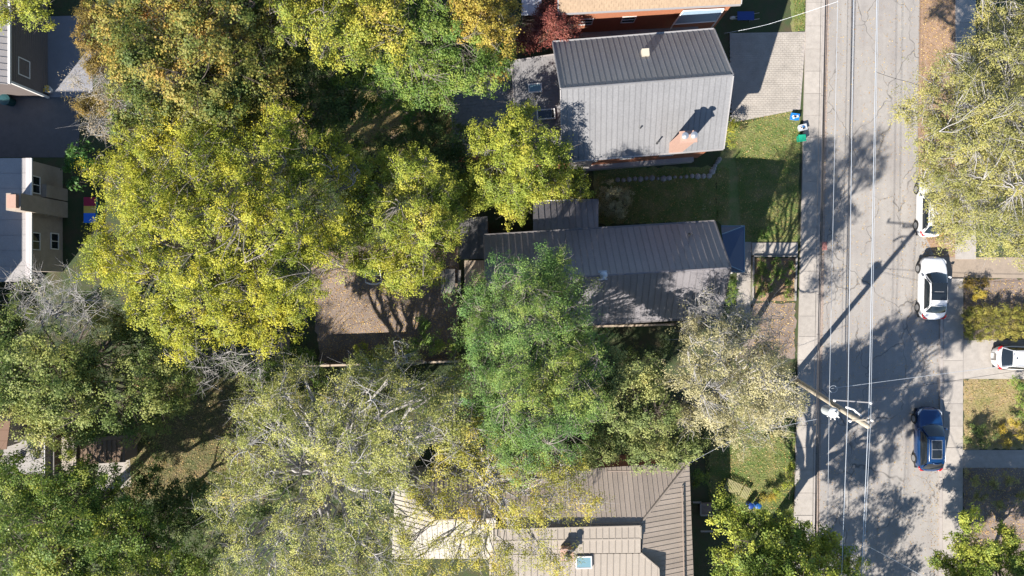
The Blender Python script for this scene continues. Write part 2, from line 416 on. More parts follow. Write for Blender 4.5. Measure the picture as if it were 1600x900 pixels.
def shingles(pts, mat, parent, a=.32, b=.22, name='shingle'):
    pts = [Vector(p) for p in pts]; c = sum(pts, Vector()) / len(pts)
    n = (pts[1] - pts[0]).cross(pts[2] - pts[0]).normalized()
    if n.z < 0: n = -n
    up = Vector((0, 0, 1)); up = up - n * up.dot(n)
    if up.length < .02: up = Vector((0, 1, 0)); up = up - n * up.dot(n)
    up.normalize(); s = up.cross(n).normalized(); M = Matrix((s, up, n)).transposed()
    P2 = [((p - c).dot(s), (p - c).dot(up)) for p in pts]
    base = MB(); base.V += [p - n * .06 for p in pts] + [p - n * .005 for p in pts]; k = len(pts)
    base.F.append(list(range(k))[::-1]); base.F.append(list(range(k, 2 * k)))
    for j in range(k): base.F.append([j, (j + 1) % k, k + (j + 1) % k, k + j])
    deck = base.build('roof_deck', mat, parent)
    mb = MB(); rr = random.Random(2); row = 0; y = min(p[1] for p in P2)
    while y < max(p[1] for p in P2):
        x = min(p[0] for p in P2) - (row % 2) * a / 2
        while x < max(p[0] for p in P2):
            q = clip(clip(P2, 0, x + .008, x + a - .008) or [(0, 0)] * 2, 1, y, y + b) if True else []
            if len(q) >= 3:
                h = rr.uniform(.012, .026); i0 = len(mb.V); kk = len(q)
                ymax = y + b
                mb.V += [c + s * p[0] + up * p[1] + n * (-.004) for p in q]
                mb.V += [c + s * p[0] + up * p[1] + n * (h * (1 - .8 * (p[1] - y) / b)) for p in q]
                mb.F.append([i0 + kk + j for j in range(kk)])
                for j in range(kk): mb.F.append([i0 + j, i0 + (j + 1) % kk, i0 + kk + (j + 1) % kk, i0 + kk + j])
            x += a
        y += b; row += 1
    stuff(mb.build(name, mat, deck))
def frame(cx, cy, ang):
    ca, sa = cos(ang), sin(ang)
    return lambda u, v, z: Vector((cx + u * ca - v * sa, cy + u * sa + v * ca, z))
def strip(mb, a, b, wv, hv):
    """box-like bar from a to b, width vector wv, height hv up"""
    d = (b - a).normalized(); z = d.cross(wv).normalized()
    if z.z < 0: z = -z
    M = Matrix((d, z.cross(d), z)).transposed(); mb.box((a + b) / 2, ((b - a).length, wv.length, hv), M=M)
def gable(root, T, L, Wd, ze, zr, roofm, wallm, over=.35, panel=.40, fasc=GREYT, roof='panel', wallz0=0.0, seam=.035):
    h = L / 2; k = Wd / 2
    wl, ww = h - over, k - over
    zw = ze + (zr - ze) * over / k - .08
    wb = MB()
    prof = [(-ww, wallz0), (ww, wallz0), (ww, zw), (0, zr - .1), (-ww, zw)]
    n = len(wb.V); wb.V += [T(-wl, v, z) for v, z in prof] + [T(wl, v, z) for v, z in prof]
    wb.F += [[4, 3, 2, 1, 0], [5, 6, 7, 8, 9]] + [[i, (i + 1) % 5, 5 + (i + 1) % 5, 5 + i] for i in range(5)]
    wb.build('wall', wallm, root)
    for s in (1, -1):
        pts = [T(-h, s * k, ze), T(h, s * k, ze), T(h, s * .03, zr), T(-h, s * .03, zr)]
        if roof == 'panel': roof_plane(pts, roofm, root, panel, seam=seam)
        else: shingles(pts, roofm, root)
        f = MB(); f.box(T(0, s * (k + .05), ze - .05), (L, .10, .12), math.atan2((T(1, 0, 0) - T(0, 0, 0)).y, (T(1, 0, 0) - T(0, 0, 0)).x)); f.build('gutter', fasc, root)
        for e in (1, -1):
            b = MB(); a1 = T(e * (h + .03), s * k, ze - .03); b1 = T(e * (h + .03), s * .02, zr + .0)
            d = T(e, 0, 0) - T(0, 0, 0); strip(b, a1, b1, d.normalized() * .07, .14); b.build('bargeboard', fasc, root)
    r = MB(); r.tube([T(-h, 0, zr + .01), T(h, 0, zr + .01)], .075, 6); r.build('ridge_cap', roofm, root)
def window(parent, c, u, v, w, h, n, name='window', bars=(1, 2)):
    """frame (raised) with panes: c centre, u,v in-plane unit vectors, n outward"""
    M = Matrix((u, v, n)).transposed(); fr = MB(); t = .07
    fr.box(c + n * .03 + v * (h / 2 - t / 2), (w, t, .06), M=M); fr.box(c + n * .03 - v * (h / 2 - t / 2), (w, t, .06), M=M)
    fr.box(c + n * .03 + u * (w / 2 - t / 2), (t, h - 2 * t, .06), M=M); fr.box(c + n * .03 - u * (w / 2 - t / 2), (t, h - 2 * t, .06), M=M)
    for i in range(1, bars[0]): fr.box(c + n * .03 + u * (w * (i / bars[0] - .5)), (.05, h - 2 * t, .05), M=M)
    for i in range(1, bars[1]): fr.box(c + n * .03 + v * (h * (i / bars[1] - .5)), (w - 2 * t, .05, .05), M=M)
    o = fr.build(name, WHITE, parent)
    MB().box(c + n * .012, (w - 2 * t, h - 2 * t, .02), M=M).build('pane', GLASSB, o); return o

# --- grey metal roofed house (upper middle)
T = frame(8.45, 12.9, R(4.6)); A1 = R(4.6)
h1 = thing('brick_house', 'brick house under a large ribbed grey metal gable roof, beside the paver driveway', 'house', T(0, 0, 0))
gable(h1, T, 10.8, 8.0, 5.2, 8.2, ROOF1, BRICK, panel=.36, seam=.024)
ux = T(1, 0, 0) - T(0, 0, 0); uy = T(0, 1, 0) - T(0, 0, 0)
for u in (-3.2, -.6, 2.2):
    window(h1, T(u, -3.65, 2.9), ux, Vector((0, 0, 1)), 1.0, 1.2, -uy)
MB().box(T(-.2, -3.8, .35), (9.6, .35, .7), A1).build('foundation_ledge', FLATR, h1)
MB().box(T(-3.9, -3.75, 2.4), (1.5, .3, 4.6), A1).build('wall_panel', FLATR, h1)
def chimney(root, px, py, zb, zt, w, d, ang, mat, caps=2, capm=METAL):
    c = W(px, py, zt)
    ch = MB().box((c.x, c.y, (zb + zt) / 2), (w, d, zt - zb), ang).build('chimney', mat, root)
    MB().box((c.x, c.y, zt + .04), (w + .14, d + .14, .10), ang).build('chimney_cap', mat if caps else capm, ch)
    dx = Vector((cos(ang), sin(ang), 0)) * .28
    for i in range(caps):
        p = Vector((c.x, c.y, zt + .09)) + dx * (i * 2 - (caps - 1))
        m_ = MB(); m_.lathe(p, [(.15, 0), (.15, .32), (.22, .34), (.22, .38), (.02, .46)], 12); m_.build('flue', capm, ch)
    return ch
chimney(h1, 1075, 214, 5.2, 8.6, .92, .60, A1, BRICKP)
def roofpipe(root, px, py, z, h=.45):
    p = W(px, py, z); MB().lathe(p - Vector((0, 0, .12)), [(.10, 0), (.05, .14), (.05, h), (.06, h + .01), (.06, h + .06)], 10).build('vent_pipe', DARKM, root)
roofpipe(h1, 1000, 201, 6.2); roofpipe(h1, 1027, 223, 5.75, .6)
c = W(1008, 83, 6.6); v = MB().box(c + Vector((0, 0, .02)), (.46, .46, .42), A1); o = v.build('roof_vent', M_('beige_metal', (.42, .38, .30), .6, .1, 4), h1)
# east porch pieces
MB().box(T(5.55, 2.0, 1.45), (.9, 2.6, .08), A1).build('porch_roof', DARKM, h1)
fr = MB()
for a, b in (((5.2, 3.3), (6.0, 3.3)), ((6.0, 3.3), (6.0, .7)), ((5.2, .7), (6.0, .7))): fr.tube([T(*a, 1.53), T(*b, 1.53)], .03, 5)
for q in ((6.0, 3.3), (6.0, .7)): fr.tube([T(*q, 0), T(*q, 1.53)], .03, 5)
fr.build('porch_frame', WHITE, h1)
MB().box(T(5.75, -2.0, .35), (.8, 1.6, .5), A1).build('step', CONC, h1)
window(h1, T(5.05, 1.5, 3.6), uy, Vector((0, 0, 1)), 1.1, 1.3, ux)
# rear wings
def flat_wing(root, quad, z, roofm, wallm, kind, nm):
    P = [W(x, y, z) for x, y in quad]; c = sum(P, Vector()) / 4
    MB().prism([(lerp(p.x, c.x, .05), lerp(p.y, c.y, .05)) for p in P][::-1], 0, z - .1).build(nm + '_wall', wallm, root)
    P[0].z += .25; P[1].z += .25
    if kind == 'panel': roof_plane([P[0], P[1], P[2], P[3]], roofm, root, .38)
    else: shingles([P[0], P[1], P[2], P[3]], roofm, root)
    e = MB()
    for i in range(4):
        a, b = P[i], P[(i + 1) % 4]; d = (b - a).normalized(); wv = d.cross(Vector((0, 0, 1))) * .07
        strip(e, a + Vector((0, 0, .0)), b + Vector((0, 0, .0)), wv, .13)
    e.build(nm + '_trim', FLATR, root); return P
flat_wing(h1, [(800, 97), (872, 86), (882, 254), (808, 258)], 3.7, SHINGR, BRICK, 'shingle', 'near_wing')
flat_wing(h1, [(705, 110), (799, 99), (806, 240), (708, 245)], 3.1, SHINGR, BRICK, 'shingle', 'far_wing')
def skylight(root, px, py, z, w, d, ang, glass):
    c = W(px, py, z); f = MB(); Mx = Matrix.Rotation(ang, 3, 'Z'); t = .07
    for (x, y, a, b) in ((0, d/2 - t/2, w, t), (0, -d/2 + t/2, w, t), (w/2 - t/2, 0, t, d - 2*t), (-w/2 + t/2, 0, t, d - 2*t)):
        f.box(c + Mx @ Vector((x, y, 0)), (a, b, .26), ang)
    o = f.build('skylight', WHITE, root)
    MB().box(c + Vector((0, 0, .03)), (w - 2*t, d - 2*t, .16), ang).build('pane', glass, o)
skylight(h1, 836, 138, 3.95, .95, .62, A1, SKYG); skylight(h1, 853, 179, 3.9, 1.25, .7, A1, GLASSB)

# --- brown metal roofed house (middle)
A2 = R(3.5); T = frame(6.07, .81, A2)
h2 = thing('brown_roof_house', 'long low house with brown standing seam metal roof and navy porch canopy', 'house', T(0, 0, 0))
gable(h2, T, 15.5, 6.4, 5.0, 7.8, ROOF2, STUCCO, panel=.42, fasc=M_('dark_fascia', (.12, .11, .11), .6, .1, 3))
ux = T(1, 0, 0) - T(0, 0, 0); uy = T(0, 1, 0) - T(0, 0, 0)
window(h2, T(7.4, 1.2, 3.9), uy, Vector((0, 0, 1)), 1.1, 1.2, ux); window(h2, T(-3, 2.85, 3.2), ux, Vector((0, 0, 1)), 1.2, 1.3, uy); window(h2, T(3, 2.85, 3.2), ux, Vector((0, 0, 1)), 1.2, 1.3, uy)
MB().box(T(7.4, -.9, 1.15), (.06, .95, 2.1), A2).build('door', M_('grey_door', (.3, .3, .32), .5, .05, 3), h2)
p = W(942, 430, 7.65); MB().lathe(p - Vector((0, 0, .25)), [(.16, 0), (.16, .5), (.24, .52), (.24, .70), (.06, .78)], 14).build('chimney_flue', METAL, h2)
MB().box(p - Vector((0, 0, .12)), (.55, .6, .25), A2).build('flue_flashing', METAL, h2)
roofpipe(h2, 1078, 366, 6.0)
# hipped porch canopy
e = [W(1127, 353, 3.0), W(1163, 353, 3.0), W(1163, 425, 3.0), W(1137, 424, 3.0)]
a, b = W(1128, 366, 3.75), W(1136, 413, 3.75)
for q in ([e[0], e[1], a], [e[1], e[2], b, a], [e[2], e[3], b]):
    cc = sum(q, Vector()) / len(q); MB_ = MB()
    k = len(q); MB_.V += [x - Vector((0, 0, .06)) for x in q] + list(q); MB_.F += [list(range(k))[::-1], list(range(k, 2*k))] + [[j, (j+1) % k, k+(j+1) % k, k+j] for j in range(k)]
    MB_.build('canopy_panel', CANOPY, h2)
cf = MB()
for p_, q_ in ((e[0], e[1]), (e[1], e[2]), (e[2], e[3]), (e[1], a), (e[2], b)): cf.tube([p_, q_], .035, 5)
cf.build('canopy_trim', M_('pale_blue_trim', (.10, .20, .30), .5, .05, 3), h2)
for q_ in (e[1], e[2]): MB().tube([Vector((q_.x - .15, q_.y, 0)), Vector((q_.x - .15, q_.y, 2.95))], .06, 8).build('canopy_post', WHITE, h2)
# north lean-to and rear flat part
q = [W(833, 314, 3.4), W(935, 311, 3.4), W(935, 360, 4.7), W(833, 366, 4.7)]
roof_plane([q[0], q[1], q[2], q[3]], ROOF2, h2, .42)
MB().prism([(q[0].x + .2, q[0].y - .2), (q[0].x + .2, q[3].y), (q[1].x - .2, q[2].y), (q[1].x - .2, q[1].y - .2)], 0, 3.3).build('lean_to_wall', STUCCO, h2)
MB().box(((q[0].x + q[1].x) / 2, q[0].y + .04, 3.35), ((q[1] - q[0]).length, .09, .12), R(1.5)).build('lean_to_gutter', WHITE, h2)
q = [W(717, 338, 2.9), W(836, 334, 2.9), W(836, 366, 3.3), W(762, 402, 3.3), W(717, 405, 3.3)]
q2 = [W(718, 340, 3.0), W(762, 338, 3.0), W(762, 404, 3.0), W(718, 405, 3.0)]
roof_plane(q2, M_('dark_flat_roof', (.10, .095, .095), .85, .3, 2), h2, .6, dirv=(0, 1, 0), name='rear_roof_panel')
MB().prism([(q2[3].x + .15, q2[3].y + .15), (q2[2].x - .05, q2[2].y + .15), (q2[1].x - .05, q2[1].y - .15), (q2[0].x + .15, q2[0].y - .15)], 0, 2.9).build('rear_wall', STUCCO, h2)

# --- hipped taupe roof house (bottom)
h3 = thing('hip_roof_house', 'large house with taupe metal hip roof at the bottom edge of the photo', 'house', W(900, 900))
NEc = W(1077, 722, 5.0); NWc = W(765, 742, 5.0); PK = W(1001, 817, 6.35); PKW = W(790, 824, 6.35)
SEc = W(1092, 1120, 5.0); SWc = W(765, 1120, 5.0); PS = W(1010, 1030, 6.35); PSW = W(800, 1030, 6.35)
roof_plane([NWc, NEc, PK, PKW], ROOF3, h3, .33, seam=.022); roof_plane([NEc, SEc, PS, PK], ROOF3, h3, .33, seam=.022)
roof_plane([SEc, SWc, PSW, PS], ROOF3, h3, .4); roof_plane([SWc, NWc, PKW, PSW], ROOF3, h3, .4)
hc = MB()
for a, b in ((NEc, PK), (PK, PKW), (NWc, PKW)): hc.tube([a + Vector((0, 0, .02)), b + Vector((0, 0, .02))], .09, 6)
hc.build('ridge_cap', ROOF3, h3)
def inset(P, d):
    c = sum(P, Vector()) / len(P); return [(p.x + (c.x - p.x) / max(.1, (c - p).length) * d, p.y + (c.y - p.y) / max(.1, (c - p).length) * d) for p in P]
MB().prism(inset([NWc, SWc, SEc, NEc], .6), 0, 4.9).build('wall', BRICK, h3)
MB().prism(inset([W(770, 826, 6.9), W(770, 1040, 6.9), W(1001, 1040, 6.9), W(1001, 826, 6.9)], .15), 4.0, 6.3).build('upper_wall', FLATR2, h3)
# raised pale upper roof
z = 6.62
U = [W(770, 828, z), W(1001, 822, z), W(1001, 842, z), W(770, 846, z)]
roof_plane(U, FLATR2, h3, .42, dirv=(0, 1, 0))
for p in U: p.z -= 0
U2 = [W(770, 847, 6.60), W(1001, 843, 6.60), W(1001, 864, 6.52), W(770, 866, 6.52)]
roof_plane(U2, FLATR2, h3, .42)
U3 = [W(770, 867, 6.51), W(1001, 865, 6.51), W(1029, 888, 6.42), W(1034, 1045, 5.9), W(770, 1045, 5.9)]
roof_plane(U3, FLATR2, h3, .42, dirv=(0, 1, 0))
tr = MB()
for a, b in ((U[0], U[1]), (U[1], U[2]), (U[3], U[2]), (U2[2], U3[2]), (U3[2], U3[3])): tr.tube([a + Vector((0, 0, -.06)), b + Vector((0, 0, -.06))], .10, 6)
tr.build('roof_trim', FLATR2, h3)
skylight(h3, 912, 878, 6.55, 1.05, .8, R(1), SKYG)
for a, b, nm in ((W(950, 736, 5.32), W(1053, 735, 5.32), 'snow_guard'), (W(1066, 762, 5.42), W(1071, 1000, 5.42), 'snow_guard')):
    s_ = MB(); s_.tube([a, b], .045, 6)
    n_ = int((b - a).length / .6)
    for i in range(n_ + 1):
        p = a.lerp(b, i / n_); s_.box(p - Vector((0, 0, .06)), (.06, .06, .12))
    s_.build(nm, M_('guard_metal', (.22, .17, .14), .5, .1, 4), h3)
chimney(h3, 886, 866, 6.0, 7.3, .7, .6, 0, BRICKP, 1, DARKM)
chimney(h3, 832, 742, 4.6, 6.2, 1.0, .5, 0, BRICK, 1, DARKM)
# west wing of the hip roof
nw, ne = W(618, 752, 4.8), W(775, 744, 4.8); sw, se = W(612, 873, 4.8), W(775, 873, 4.8); rw, re = W(681, 812, 6.5), W(775, 810, 6.5)
roof_plane([nw, ne, re, rw], ROOF3, h3, .33, seam=.022); ROOF3_SUNLIT = M_('sunlit_taupe_metal_roof', (.305, .275, .235), .6, .12, 1.5, obj_rand=.05)  # lighter copy of the taupe metal, sunlight put into its colour
roof_plane([sw, se, re, rw], ROOF3_SUNLIT, h3, .36); roof_plane([sw, nw, rw], ROOF3_SUNLIT, h3, .30, seam=.05)
hc = MB()
for a, b in ((nw, rw), (rw, re), (sw, rw)): hc.tube([a + Vector((0, 0, .02)), b + Vector((0, 0, .02))], .08, 6)
hc.build('wing_ridge_cap', FLATR2, h3)
MB().prism(inset([nw, sw, se, ne], .5), 0, 4.6).build('wing_wall', FLATR2, h3)
hb = MB(); a, b = W(737, 767, 5.7), W(766, 801, 6.5); strip(hb, a, b, Vector((.12, .12, 0)), .12); hb.build('rake_flashing', GREYT, h3)
# little timber porch frames east of it
pf = thing('timber_frame', 'pale low timber frame of a planter in the shade beside the hip roof house', 'planter', W(1090, 745))
for a, b in (((1081, 783), (1094, 783)), ((1093, 783), (1093, 803)), ((1093, 803), (1112, 803)), ((1093, 828), (1112, 828))):
    MB().box((W(*a) + W(*b)) / 2 + Vector((0, 0, .3)), ((W(*b) - W(*a)).length, .1, .12), math.atan2((W(*b) - W(*a)).y, (W(*b) - W(*a)).x)).build('timber', WOODG, pf)
MB().prism([(p.x, p.y) for p in (W(1094, 785), W(1094, 802), W(1110, 802), W(1110, 785))][::1], 0, .28).build('soil', DIRT, pf)

# --- tan shingled house (top)
T = frame(9.0, 22.9, R(3.0))
h0 = thing('tan_roof_house', 'red brick house with tan shingled roof at the top edge of the photo', 'house', T(0, 0, 0))
gable(h0, T, 12.2, 8.4, 5.2, 7.6, SHING, BRICK, roof='shingle', over=.3)
ux = T(1, 0, 0) - T(0, 0, 0); uy = T(0, 1, 0) - T(0, 0, 0)
q = [W(1052, 38, 2.5), W(1119, 33, 2.5), W(1131, 14, 4.0), W(1068, 17, 4.0)]
pm = MB(); pm.V += [x - Vector((0, 0, .1)) for x in q] + list(q); pm.F += [[3, 2, 1, 0], [4, 5, 6, 7]] + [[j, (j+1) % 4, 4+(j+1) % 4, 4+j] for j in range(4)]
pm.build('lean_to_canopy', M_('blue_grey_sheet', (.22, .30, .38), .5, .1, 2), h0)
cf = MB()
for i in range(4): cf.tube([q[i] + Vector((0, 0, .03)), q[(i + 1) % 4] + Vector((0, 0, .03))], .05, 5)
cf.build('canopy_frame', WHITE, h0)
for i in (0, 1): MB().tube([Vector((q[i].x, q[i].y, 0)), q[i]], .05, 6).build('canopy_post', WHITE, h0)
for u in (-4, -1): window(h0, T(u, -3.9, 2.7), ux, Vector((0, 0, 1)), 1.0, 1.1, -uy)
MB().box(T(-.5, -4.05, .3), (10, .4, .6), R(3)).build('foundation_ledge', CONC, h0)

# --- pale flat roofed stucco house (left)
h4 = thing('stucco_house', 'brown stucco house with pale roof and tall side chimney at the left edge', 'house', W(0, 340))
z = 3.6
ze = z
corner = [W(-420, 250, z), W(47, 247, z), W(50, 440, z), W(-420, 440, z)]
xw = W(98, 0).x
yb0, yb1 = W(0, 264).y, W(0, 425).y
MB().prism([(xw, yb1), (xw, yb0), (corner[0].x + .3, yb0), (corner[0].x + .3, yb1)], 0, z - .1).build('wall', STUCCO, h4)
roof_plane([corner[1], corner[2], corner[3] + Vector((0, 0, .6)), corner[0] + Vector((0, 0, .6))], FLATR, h4, 1.1, seam=.012)
MB().box((xw + .12, (corner[1].y + corner[2].y) / 2, z - .03), (.12, corner[1].y - corner[2].y, .14)).build('gutter', WHITE, h4)
MB().box((corner[1].x - .12, (corner[1].y + corner[2].y) / 2, z + .03), (.30, corner[1].y - corner[2].y, .05)).build('eave_strip', M_('pale_eave', (.42, .38, .38), .8, .05, 3), h4)
for py, zc in ((289, 2.95), (377, 2.95)): window(h4, Vector((xw, W(0, py, zc).y, zc)), Vector((0, 1, 0)), Vector((0, 0, 1)), 1.25, .85, Vector((1, 0, 0)), bars=(2, 1))
window(h4, Vector((xw, W(0, 377, .95).y, .95)), Vector((0, 1, 0)), Vector((0, 0, 1)), 1.2, .9, Vector((1, 0, 0)), bars=(2, 1))
yc = W(0, 326).y
b = W(106, 0).x
ch = MB().box(((xw - .6 + b) / 2, yc - .1, 2.5), (b - xw + .6, 1.15, 5.0)).build('chimney', STUCCO, h4)
MB().box((b - .42, yc - .1, 5.15), (.62, .9, .30)).build('chimney_cap', BRICKP, ch)
MB().box(((xw + b) / 2, yc + 1.0, 1.2), (b - xw, .9, 2.4)).build('chimney_shoulder', STUCCO, h4)
# taller rear block of the same house, outside the frame, whose shade falls on this roof
MB().box((-44.5, .6, 4.6), (12, 9.0, 9.2)).build('rear_block', STUCCO, h4)
# --- dark sided house (upper left)
h5 = thing('dark_sided_house', 'house clad in dark brown siding at the upper left corner beside the laneway', 'house', W(0, 80))
xw = W(75, 0).x; y0, y1 = W(0, 152).y, W(0, -60).y; zt = 4.1
MB().prism([(xw, y0), (xw, y1), (xw - 9, y1), (xw - 9, y0)], 0, zt).build('wall', SIDING, h5)
sd = MB(); nr = 19
for i in range(nr):
    zz = .12 + i * (zt - .15) / nr; Mx = Matrix.Rotation(R(6), 3, 'Y')
    sd.box((xw + .02, (y0 + y1) / 2, zz + .1), (.035, y1 - y0, .20), M=Mx)
stuff(sd.build('siding_board', SIDING, h5))
R5 = [Vector((xw + .05, y0 - .25, zt + .05)), Vector((xw + .05, y1, zt + .05)), Vector((xw - 4.6, y1, zt + 2.2)), Vector((xw - 4.6, y0 - .25, zt + 2.2))]
roof_plane(R5, FLATR, h5, .45)
MB().box((xw + .10, (y0 + y1) / 2, zt + .02), (.14, y1 - y0 + .4, .16)).build('gutter', WHITE, h5)
window(h5, Vector((xw, W(0, 106, 2.6).y, 2.6)), Vector((0, 1, 0)), Vector((0, 0, 1)), 1.25, 1.2, Vector((1, 0, 0)), bars=(1, 1))
cb = MB(); cb.box((xw + .03, y0 - .02, 2.0), (.16, .16, 4.0)); cb.build('corner_board', WHITE, h5)
# --- shed roofs
sh = thing('garden_shed', 'small garden shed with pale leaf speckled metal roof behind the red leaved tree', 'shed', W(828, -5))
q = [W(815, -40, 2.4), W(846, -40, 2.4), W(846, 24, 2.2), W(815, 24, 2.2)]
roof_plane(q, M_('bright_shed_roof', (.55, .56, .6), .4, .1, 2), sh, .5, dirv=(0, 1, 0)); MB().prism(inset(q[::-1], .2), 0, 2.1).build('wall', SIDING, sh)
sh = thing('brown_shed', 'shed with rust brown roof at the left edge beside the grey deck', 'shed', W(0, 680))
q = [W(-60, 655, 2.6), W(16, 658, 2.6), W(10, 702, 2.6), W(-60, 706, 2.6)]
roof_plane(q, M_('rust_roof', (.12, .06, .03), .7, .1, 2), sh, .9, dirv=(1, 0, 0), seam=.01); MB().prism(inset(q[::-1], .2), 0, 2.5).build('wall', STUCCO, sh)
sh = thing('dark_shed', 'low dark shed with grey brown roof boards under the green trees at lower left', 'shed', W(150, 705))
q = [W(96, 683, 2.0), W(119, 683, 2.0), W(119, 735, 2.0), W(96, 735, 2.0)]
roof_plane(q, STUCCO, sh, .6, dirv=(0, 1, 0), seam=.012)
q2 = [W(121, 690, 1.8), W(196, 686, 1.8), W(196, 722, 1.8), W(121, 726, 1.8)]
roof_plane(q2, WOODB, sh, .35, dirv=(0, 1, 0), name='roof_board')
MB().prism(inset(q[::-1], .1), 0, 1.9).build('wall', SIDING, sh); MB().prism(inset(q2[::-1], .1), 0, 1.7).build('wall', SIDING, sh)

# ------------------------------------------------------------------ fences
def fence(name, label, a, b, h, mat, top=None, sec=2.4, bw=.145):
    A, B = W(*a), W(*b); d = B - A; L = d.length; u = d / L; ang = math.atan2(u.y, u.x); nrm = Vector((-u.y, u.x, 0))
    root = thing(name, label, 'fence', A); n = max(1, round(L / sec))
    post = board = None
    for i in range(n + 1):
        p = A + u * (L * i / n); MB().box(p + Vector((0, 0, h / 2)), (.11, .11, h + .1), ang).build('post', mat, root)
    for i in range(n):
        p = A + u * (L * (i + .5) / n); s = L / n
        MB().box(p + Vector((0, 0, h + .02)) , (s - .12, .14, .045), ang).build('cap_rail', top or mat, root)
        for z in (.4, h - .35): MB().box(p + Vector((0, 0, z)) - nrm * .03, (s - .12, .045, .09), ang).build('rail', mat, root)
        mb = MB(); k = int((s - .12) / bw); rr = random.Random(i)
        for j in range(k): mb.box(p + u * ((j + .5) / k - .5) * (s - .12) + Vector((0, 0, h / 2 + rr.uniform(-.01, .01))) + nrm * .012, ((s - .12) / k - .008, .022, h - .06), ang)
        stuff(mb.build('fence_board', mat, root))
    return root
fence('wooden_fence', 'long wooden fence with pale cap rail along the south side of the bare back yard', (478, 568), (722, 560), 2.0, WOODB, WOODP)
fence('wooden_fence', 'wooden fence running north to south left of the bare back yard', (452, 520), (452, 640), 1.8, WOODG, WOODP)
fence('wooden_fence', 'brown wooden fence in the narrow side yard below the brown metal roof', (925, 508), (1045, 505), 1.8, WOODB, WOODP)
fence('wooden_fence', 'dark wooden fence between the deck and the shed at lower left', (93, 680), (93, 738), 1.7, WOODG, WHITE)
fence('wooden_fence', 'shaded wooden fence behind the upper yellow trees near the top edge', (700, 40), (700, 108), 1.8, WOODB)

# ------------------------------------------------------------------ decks, furniture
dk = thing('wooden_deck', 'pale slatted wooden deck behind the brown metal roofed house', 'deck', W(742, 424))
for i in range(16):
    x = lerp(727, 775, i / 16); p, q_ = W(x, 407, .5), W(x, 447, .5)
    MB().box((p + q_) / 2, (.128, (p - q_).length, .04)).build('plank', WOODP, dk)
MB().box(W(751, 427, .3), (2.1, 1.7, .3)).build('deck_frame', WOODB, dk)
tb = thing('picnic_table', 'weathered grey picnic table with two benches on the bare yard', 'picnic table', W(704, 438))
for i in range(5):
    x = lerp(697, 709.5, i / 4); MB().box(W(x, 439, .75), (.138, 1.75, .045)).build('table_plank', WOODG, tb)
for x in (691.5, 717.5):
    MB().box(W(x, 440, .45), (.24, 1.7, .05)).build('bench_seat', WOODG, tb)
for y in (428, 450):
    fr_ = MB(); c = W(704, y, 0); fr_.box(c + Vector((0, 0, .42)), (1.35, .08, .08)); fr_.box(c + Vector((0, 0, .70)), (.6, .08, .07))
    for s in (-1, 1): fr_.tube([c + Vector((s * .5, 0, 0)), c + Vector((s * .22, 0, .7))], .045, 4)
    fr_.build('leg_frame', WOODG, tb)
ft = thing('metal_swing', 'white tubular garden swing frame half hidden under the yellow tree in the back yard', 'garden swing', W(577, 418))
t_ = MB(); P4 = [W(564, 399, 1.7), W(589, 399, 1.7), W(589, 414, 1.7), W(564, 414, 1.7)]
for i in range(4): t_.tube([P4[i], P4[(i + 1) % 4]], .035, 6)
t_.build('top_frame', METAL, ft)
for p in P4: MB().tube([p, Vector((p.x, p.y, 0))], .03, 6).build('leg', METAL, ft)
arc = [W(lerp(571, 596, k / 8), 441 + 3.2 * sin(pi * k / 8), .5) for k in range(9)]
MB().tube(arc, .055, 6).build('curved_rail', WHITE, ft)
MB().tube([W(571, 441, .5), W(571, 414, .9)], .025, 5).build('side_rail', METAL, ft); MB().tube([W(596, 441, .5), W(592, 412, .9)], .025, 5).build('side_rail', METAL, ft)
MB().box(W(582, 426, .55), (.95, .5, .06)).build('seat', M_('dark_green_fabric', (.02, .08, .05), .9, .1, 4), ft)
gd = thing('grey_deck', 'raised grey plank deck at lower left beside the rust brown shed roof', 'deck', W(50, 710))
for i in range(25):
    y = lerp(677, 742, i / 25); z = 1.0; xl = lerp(20, 0, i / 25) - 6
    a, b = W(xl, y, z), W(84, y, z); MB().box((a + b) / 2, ((b - a).length, .125, .04)).build('plank', WOODG, gd)
MB().prism([(p.x, p.y) for p in (W(18, 676, .9), W(-2, 742, .9), W(83, 742, .9), W(83, 676, .9))], 0, .96).build('deck_frame', WOODB, gd)
rl = MB()
for a, b in (((22, 689), (84, 687)), ((84, 687), (84, 742)), ((68, 690), (68, 742))):
    rl.tube([W(*a, 1.9), W(*b, 1.9)], .045, 5)
    for k in range(5): p = W(*a, 1.9).lerp(W(*b, 1.9), k / 4); rl.tube([p, Vector((p.x, p.y, 1.0))], .03, 4)
rl.build('railing', WOODG, gd)
def shadow_standin_chair(px, py, rz, label, src=None):  # dark chair shapes added to stand for shadows on the deck
    if src is None:
        r = thing('shadow_standin_chair', label, 'chair', W(px, py, 1.02), 'dark chairs added for shadows on the grey deck')
        for k in range(4): MB().box((0, -.18 + .12 * k, .42), (.48, .10, .03)).build('seat_slat', DARKM, r, local=True)
        MB().box((0, .27, .72), (.48, .04, .5)).build('backrest', DARKM, r, local=True)
        for x in (-.22, .22):
            for y in (-.22, .24): MB().box((x, y, .21), (.04, .04, .42)).build('leg', DARKM, r, local=True)
            MB().box((x, 0, .62), (.05, .46, .03)).build('armrest', DARKM, r, local=True)
    else: r = copy_tree(src); r.location = W(px, py, 1.02); r['label'] = label
    r.rotation_euler.z = rz; return r
pc = shadow_standin_chair(42, 706, R(160), 'dark chair added for a shadow nearer the left edge on the grey deck')
shadow_standin_chair(63, 709, R(200), 'dark chair added for a shadow nearer the railing on the grey deck', pc)
bn = thing('wooden_bench', 'golden slatted wooden bench standing diagonally at the edge of the lower left lawn', 'bench', W(208, 693))
